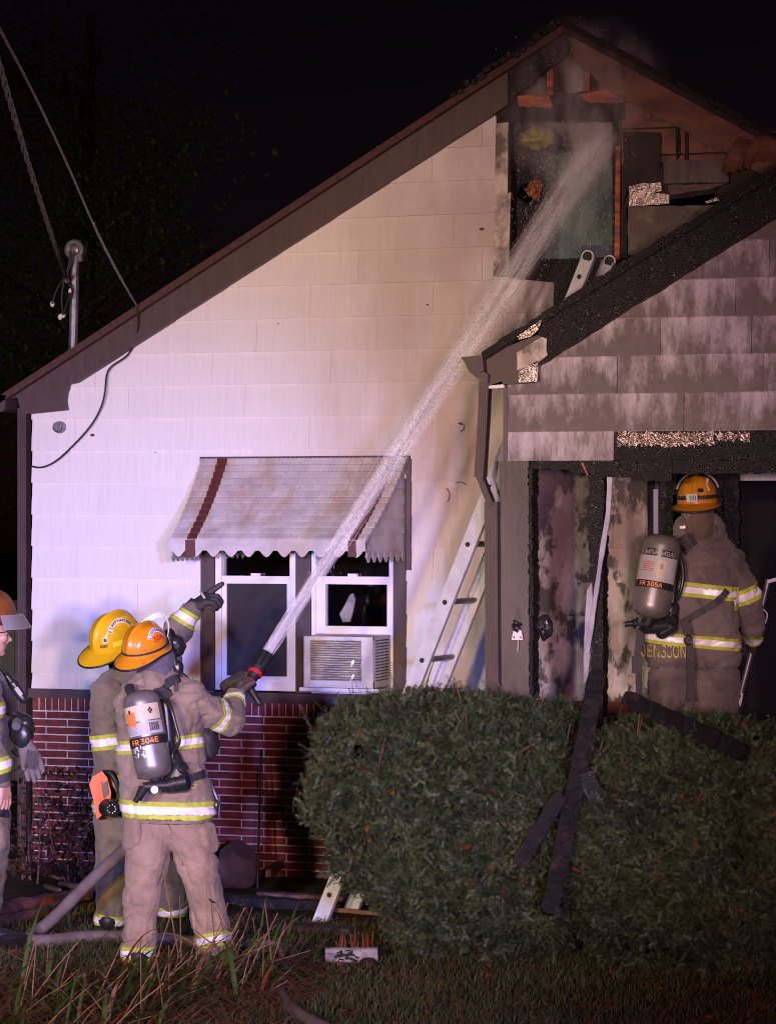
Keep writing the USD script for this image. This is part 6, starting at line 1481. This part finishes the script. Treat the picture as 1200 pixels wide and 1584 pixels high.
# ------------------------------------------------------------------ debris
def ground_board(px0, px1, w, th, mat, label, seed, lift=0.0, cat='board', name='fallen_board'):
    a, b = G(*px0), G(*px1); a[2] += th / 2 + .01 + lift; b[2] += th / 2 + .01 + lift
    rr = random.Random(seed); u, v, t = frame_of(b - a); L = np.linalg.norm(b - a); n = max(6, int(L / .05)); V = []
    for i in range(n + 1):
        for p, q in ((-1, -1), (1, -1), (1, 1), (.1, 1.15), (-1, 1)):
            V.append(a + (b - a) * i / n + u * w / 2 * (p + rr.uniform(-.08, .08)) * (1 if i not in (0, n) else .75) + v * th / 2 * (q + rr.uniform(-.2, .2)))
    F_ = [(i * 5 + j, i * 5 + (j + 1) % 5, i * 5 + 5 + (j + 1) % 5, i * 5 + 5 + j) for i in range(n) for j in range(5)]
    tri = [(x[0], x[1], x[2]) for x in F_] + [(x[0], x[2], x[3]) for x in F_] + [(0, 2, 1), (0, 3, 2), (0, 4, 3), (n * 5, n * 5 + 1, n * 5 + 2), (n * 5, n * 5 + 2, n * 5 + 3), (n * 5, n * 5 + 3, n * 5 + 4)]
    p = obj(name, (np.array(V), np.array(tri)), mat); tag(p, label, cat)
std('red_board', (0.30, 0.085, 0.06), (0.13, 0.05, 0.035), 8, (1, 1, 1), rough=0.6, layers=(((0.02, 0.016, 0.014), 5, (1, 1, 1), 0.45, 0.6, 0.9),))
std('brown_board', (0.17, 0.09, 0.06), (0.09, 0.05, 0.035), 8, rough=0.6, layers=(((0.02, 0.016, 0.014), 5, (1, 1, 1), 0.5, 0.65, 0.9),))
ground_board((10, 1345), (110, 1362), .14, .05, 'red_board', 'reddish board lying behind the left person near the brick wall', 1)
ground_board((88, 1362), (200, 1376), .12, .06, 'char', 'charred alligatored beam lying below the small dark shrub', 2, .03)
ground_board((95, 1374), (190, 1386), .07, .03, 'brown_board', 'narrow grey-brown lath in front of the charred beam', 3)
ground_board((-30, 1425), (135, 1396), .12, .05, 'red_board', 'long red-brown board at the left edge of the lawn', 4, .02)
ground_board((-30, 1442), (70, 1418), .10, .04, 'brown_board', 'brown board in front of the long red-brown one', 5)
ground_board((70, 1381), (92, 1388), .03, .02, 'straw', 'short pale splinter of wood among the left boards', 6, .02, 'splinter', 'splinter')
ground_board((-20, 1475), (45, 1460), .14, .05, 'char', 'charred stub of board at the left edge, lowest of the pile', 7)
ground_board((300, 1402), (520, 1418), .10, .05, 'char', 'charred wet timber lying behind the right leg toward the ladder', 8, .02)
ground_board((400, 1398), (565, 1408), .07, .03, 'brown_board', 'thin brown lath lying behind the ladder foot', 9, .03)
ground_board((395, 1436), (545, 1448), .12, .03, 'char_soft', 'flat dark board in front of the ladder foot', 10)
ground_board((505, 1420), (640, 1432), .03, .02, 'straw', 'thin pale stick running under the left hedge', 11, .03, 'stick', 'stick')
ground_board((415, 1372), (455, 1340), .05, .04, 'brown_board', 'short branch leaning by the brick wall behind the ladder', 12, .05, 'branch', 'branch')
std('stone', (0.11, 0.06, 0.04), (0.06, 0.035, 0.026), 9, rough=0.85, bump=0.8, bscale=40)
rk = trimesh.creation.icosphere(3, 1.0); rk.vertices *= (.15, .13, .16); rk = curl_in(rk, .05, 7, 3)
gq = m3.Manifold(m3.Mesh(np.ascontiguousarray(rk.vertices, np.float32), np.ascontiguousarray(rk.faces, np.uint32))).trim_by_plane([-.6, .2, -.75], -.125).trim_by_plane([-.85, .4, .2], -.12).trim_by_plane([.9, .3, -.1], -.115)
rk = tm(gq); rk.apply_translation(G(366, 1372) + UP * .11); p = obj('stone', rk, 'stone', smooth=30); tag(p, 'blunt brown stone on the ground against the brick wall', 'stone')
pp_ = obj('thin_stake', MB().tube([G(398, 1375), P(404, 1160, .25)], [.008, .006], 6), 'char_soft'); tag(pp_, 'thin dark stake standing by the brick wall behind the stone', 'stake')
# printed carton lying in the grass
ct = thing('flat_carton', 'crumpled white printed carton lying in the grass in front of the hedge', 'carton')
a, b = G(503, 1493), G(584, 1493); u = unit(b - a); L = np.linalg.norm(b - a); fw = np.array([-u[1], u[0], 0]); up_ = unit(UP + fw * -.35)
axc = np.array([u, unit(np.cross(up_, u)), up_])
obj('card', MB().box((a + b) / 2 + UP * .05, (L, .02, .075), np.array([u, np.cross(up_, u), up_])), 'label_white', ct)
fm = MB(); n_ = np.cross(u, up_); n_ = n_ if n_ @ TOCAM > 0 else -n_
for k in range(26):
    x, y = rr.uniform(-.36, .12), rr.uniform(-.42, .42); fm.box((a + b) / 2 + UP * .05 + u * L * x + up_ * .075 * y + n_ * (.0112 + k * .00006), (rr.uniform(.008, .03), .0006, rr.uniform(.005, .016)), np.array([unit(u + up_ * rr.uniform(-.5, .5)), n_, unit(up_ - u * rr.uniform(-.5, .5))]))
obj('dark_print', fm, 'label_black', ct, kind='stuff')
obj('red_spot', MB().tube([(a + b) / 2 + UP * .06 + u * L * .14 + n_ * .010, (a + b) / 2 + UP * .06 + u * L * .14 + n_ * .0128], .016, 14), 'red_paint', ct)
gb = blob((a + b) / 2 + u * L * .33 + n_ * .05 + UP * .03, (.05, .05, .032), .008, 4); p = obj('green_lump', gb, 'shrub_leaf', smooth=True); tag(p, 'dark green rounded clod lying against the white carton', 'clod')

# small dark shrub at the left against the bricks
sh = thing('leafy_shrub', 'sparse dark shrub in front of the bricks beside the left person', 'shrub')
rg = np.random.default_rng(41)
cen = np.array([P(rg.uniform(15, 150), 1352 - 165 * rg.random() ** 1.7, rg.uniform(.30, 1.0)) for _ in range(620)])
cen = cen[(cen[:, 2] > .02)]
obj('foliage', leaves(cen, rg, (.02, .055)), 'shrub_leaf', sh, kind='stuff')
for k in range(14):
    b = P(rr.uniform(30, 140), 1345, rr.uniform(.4, .8)); b[2] = 0; e = P(rr.uniform(20, 150), rr.uniform(1190, 1270), rr.uniform(.4, .9))
    obj('stem', MB().tube(spline([b, (b + e) / 2 + rg.normal(0, .03, 3), e], 7), np.linspace(.007, .003, 7), 5), 'twig', sh)

# tall dark tree behind the house at the left, a shed beside it
tree = thing('dark_tree', 'tall tree barely seen in the dark behind the left roof slope', 'tree')
rg = np.random.default_rng(5); ctr = P(120, 330, -17); ctr[2] = 0
obj('trunk', MB().tube([ctr, ctr + (.2, .1, 3), ctr + (-.1, .3, 6.0), ctr + (0.2, 0, 9)], [.28, .24, .17, .06], 10), 'bark', tree, smooth=60)
for k in range(9):
    h = rg.uniform(2.8, 7.5); a = rg.uniform(0, 6.28); obj('limb', MB().tube(spline([ctr + (0, 0, h), ctr + (math.cos(a) * .9, math.sin(a) * .9, h + .7), ctr + (math.cos(a) * 2.1, math.sin(a) * 2.1, h + 1.3)], 8), np.linspace(.09, .02, 8), 6), 'bark', tree, smooth=60)
cl_ = np.stack([rg.normal(0, 1.5, 60), rg.normal(0, 1.5, 60), rg.uniform(2.6, 9.2, 60)], 1)
pts = ctr + cl_[rg.integers(0, 60, 15000)] + rg.normal(0, .42, (15000, 3))
obj('crown', leaves(pts, rg, (.05, .11)), 'tree_leaf', tree, kind='stuff')
shed = thing('garden_shed', 'grey shed corner in the dark behind the left downspout', 'shed')
q0 = P(52, 935, -5); q1 = P(-120, 990, -5)
std('shed_grey', (0.16, 0.16, 0.16), (0.11, 0.11, 0.11), 5, (1, 1, 3), rough=0.7)
for k in range(9): obj('board', MB().span((q0[0] - .02 - (k + 1) * .16, 5.0, 0), (q0[0] - .026 - k * .16, 5.03 + .004 * (k % 2), q0[2] + .03 - .055 * k)), 'shed_grey', shed)
obj('roof', MB().bar(q0 + (.12, 0.6, .07), q0 + (-1.9, .6, -.56), 1.4, .06), 'roof_shingle', shed)

# ------------------------------------------------------------------ the water
tipw = tip + ax_ * .01
target = P(925, 222, 0.12)
wax = unit(target - tipw); WL = np.linalg.norm(target - tipw) + .10
e1, e2, _ = frame_of(wax)
def dotn(nodes, links, name, vec):
    nodes[name] = ('vector_math', {'math_type': 'dot_product', 'vector2': tuple(vec)}); links.append(('rel.vector', name + '.vector1'))
nodes = {'g': ('geometry', {}), 'rel': ('vector_math', {'math_type': 'subtract', 'vector2': tuple(tipw)})}; links = [('g.position', 'rel.vector1')]
dotn(nodes, links, 's', wax); dotn(nodes, links, 'u', e1); dotn(nodes, links, 'v', e2)
R0, RK = 0.031, 0.027
nodes.update({'c': ('combine_xyz', {'z': 0.0}), 'len': ('vector_math', {'math_type': 'length'}), 'R': ('math', {'math_type': 'multiply_add', 'value2': RK, 'value3': R0}), 'q': ('math', {'math_type': 'divide'}), 'fall': ('map_range', {'from_min': 1.0, 'from_max': 0.25, 'clamp': True, 'range_type': 'smoothstep'}),
    'uu': ('math', {'math_type': 'divide'}), 'vv': ('math', {'math_type': 'divide'}), 'ss': ('math', {'math_type': 'multiply', 'value2': 0.55}), 'nv': ('combine_xyz', {}), 'nz': ('noise_texture', {'scale': 2.6, 'detail': 5.0, 'roughness': 0.65}), 'nr': ('map_range', {'from_min': 0.38, 'from_max': 0.66, 'to_min': 0.04, 'to_max': 1.0, 'clamp': True}),
    'age': ('map_range', {'from_min': 0.3, 'from_max': 1.6, 'clamp': True}), 'nm': ('mix_float', {'a': 0.75}), 'i2': ('math', {'math_type': 'power', 'value2': -1.85}), 'rn': ('math', {'math_type': 'divide', 'value2': R0}), 'd1': ('math', {'math_type': 'multiply'}), 'd2': ('math', {'math_type': 'multiply'}), 'd3': ('math', {'math_type': 'multiply', 'value2': 42.0}),
    'vol': ('principled_volume', {'color': (0.93, 0.93, 0.95), 'anisotropy': -0.5})})
links += [('u.value', 'c.x'), ('v.value', 'c.y'), ('c.vector', 'len.vector1'), ('s.value', 'R.value1'), ('len.value', 'q.value1'), ('R.value', 'q.value2'), ('q.value', 'fall.value'), ('u.value', 'uu.value1'), ('R.value', 'uu.value2'), ('v.value', 'vv.value1'), ('R.value', 'vv.value2'), ('s.value', 'ss.value1'),
    ('uu.value', 'nv.x'), ('vv.value', 'nv.y'), ('ss.value', 'nv.z'), ('nv.vector', 'nz.vector'), ('nz.fac', 'nr.value'), ('s.value', 'age.value'), ('age.result', 'nm.fac'), ('nr.result', 'nm.b'), ('R.value', 'rn.value1'), ('rn.value', 'i2.value1'), ('fall.result', 'd1.value1'), ('nm.result', 'd1.value2'), ('d1.value', 'd2.value1'), ('i2.value', 'd2.value2'), ('d2.value', 'd3.value1'), ('d3.value', 'vol.density')]
material('water_spray', nodes, links, volume='vol.volume')
ts = np.linspace(0, WL, 24)
jet = obj('water_jet', MB().tube(tipw + ts[:, None] * wax, R0 + RK * ts, 24), 'water_spray'); tag(jet, 'white jet of water spreading from the nozzle up to the attic opening', 'water', kind='stuff')
material('water_streak', {'p': ('principled_bsdf', {'base_color': (0.86, 0.87, 0.9), 'roughness': 0.2}), 't': ('translucent_bsdf', {'color': (0.86, 0.87, 0.9)}), 'm': ('mix_closure', {'fac': 0.4})}, [('p.BSDF', 'm.closure1'), ('t.BSDF', 'm.closure2')], 'm.closure')
rg = np.random.default_rng(77); sm = MB()
for k in range(560):
    rad = min(abs(rg.normal(0, .46)), 1.35); th = rg.uniform(0, 6.283); q = (e1 * math.cos(th) + e2 * math.sin(th)) * rad
    s0 = rg.uniform(0, 1) ** 2.2 * WL * .85 if k > 140 else 0.0; s1 = min(s0 + rg.uniform(.10, .38) * (1 + .4 * s0), WL)
    ss_ = np.linspace(s0, s1, 5)
    wob = rg.normal(0, .002, (5, 3)) * (1 + ss_[:, None])
    sm.tube(tipw + ss_[:, None] * wax + (R0 + RK * ss_)[:, None] * q + wob, np.array([.0005, .0014, .0016, .0012, .0005]) * rg.uniform(.5, 1.2), 4, cap=False)
wst = obj('water_streams', sm, 'water_streak', smooth=True); tag(wst, 'thin white streams of water inside the jet from the nozzle', 'water', kind='stuff')
mist_n = {'g': ('geometry', {}), 'mp': ('mapping', {'scale': (3.0, 1, 1.2), 'rotation': (0, 0.6, 0)}), 'n': ('noise_texture', {'scale': 2.2, 'detail': 4.0, 'roughness': 0.6}), 'r': ('map_range', {'from_min': 0.40, 'from_max': 0.75, 'to_max': 1.0, 'clamp': True}),
    'rel': ('vector_math', {'math_type': 'subtract', 'vector2': tuple(P(905, 165, -.05))}), 'sc': ('vector_math', {'math_type': 'multiply', 'vector2': (1 / .62, 1 / .42, 1 / .62)}), 'l': ('vector_math', {'math_type': 'length'}), 'f': ('map_range', {'from_min': 1.0, 'from_max': 0.1, 'clamp': True, 'range_type': 'smoothstep'}), 'm': ('math', {'math_type': 'multiply'}), 'k': ('math', {'math_type': 'multiply', 'value2': 5.0}), 'vol': ('principled_volume', {'color': (0.92, 0.88, 0.9), 'anisotropy': -0.35})}
material('mist', mist_n, [('g.position', 'mp.vector'), ('mp.vector', 'n.vector'), ('n.fac', 'r.value'), ('g.position', 'rel.vector1'), ('rel.vector', 'sc.vector1'), ('sc.vector', 'l.vector1'), ('l.value', 'f.value'), ('r.result', 'm.value1'), ('f.result', 'm.value2'), ('m.value', 'k.value1'), ('k.value', 'vol.density')], volume='vol.volume')
mb = trimesh.creation.icosphere(3, 1.0); mb.vertices = mb.vertices * (.62, .42, .62) + P(905, 165, -.05)
mist = obj('spray_mist', mb, 'mist'); tag(mist, 'drifting spray and steam about the burnt gable peak', 'mist', kind='stuff')
material('droplet', {'p': ('principled_bsdf', {'base_color': (0.75, 0.78, 0.8), 'roughness': 0.15, 'specular_ior_level': 0.8})}, [], 'p.BSDF')
rg = np.random.default_rng(9); N = 900
px_, py_ = rg.uniform(792, 950, N), 185 + 220 * rg.random(N) ** 1.4
dp = np.array([P(a, b, rg.uniform(-.45, .35)) for a, b in zip(px_, py_)])
N2 = 1300; t2_ = rg.uniform(.5, WL, N2); ra = rg.normal(0, 1, (N2, 2)); dp2 = tipw + t2_[:, None] * wax + (ra[:, :1] * e1 + ra[:, 1:] * e2) * ((R0 + RK * t2_) * .75)[:, None]
N3 = 160; dp3 = P(880, 100, .1) + rg.normal(0, 1, (N3, 3)) * (.16, .12, .13)
dp = np.vstack([dp, dp2, dp3]); N = len(dp)
dl = rg.uniform(.004, .012, (N, 1)); dw = rg.uniform(.0009, .0022, (N, 1)); ax3 = unit_rows(np.array([.1, 0, -1.0]) + rg.normal(0, .15, (N, 3)))
s1 = unit_rows(np.cross(ax3, FWD + rg.normal(0, .05, (N, 3)))); s2 = np.cross(ax3, s1)
V = np.stack([dp - ax3 * dl, dp + s1 * dw, dp - s1 * dw * .5 + s2 * dw * .9, dp - s1 * dw * .5 - s2 * dw * .9, dp + ax3 * dl], 1).reshape(-1, 3); i = np.arange(N)[:, None] * 5
dr = obj('water_drops', (V, np.concatenate([i + [0, 2, 1], i + [0, 3, 2], i + [0, 1, 3], i + [4, 1, 2], i + [4, 2, 3], i + [4, 3, 1]])), 'droplet', smooth=True); tag(dr, 'scattered drops of water about the jet and the attic opening', 'water drops', kind='stuff')
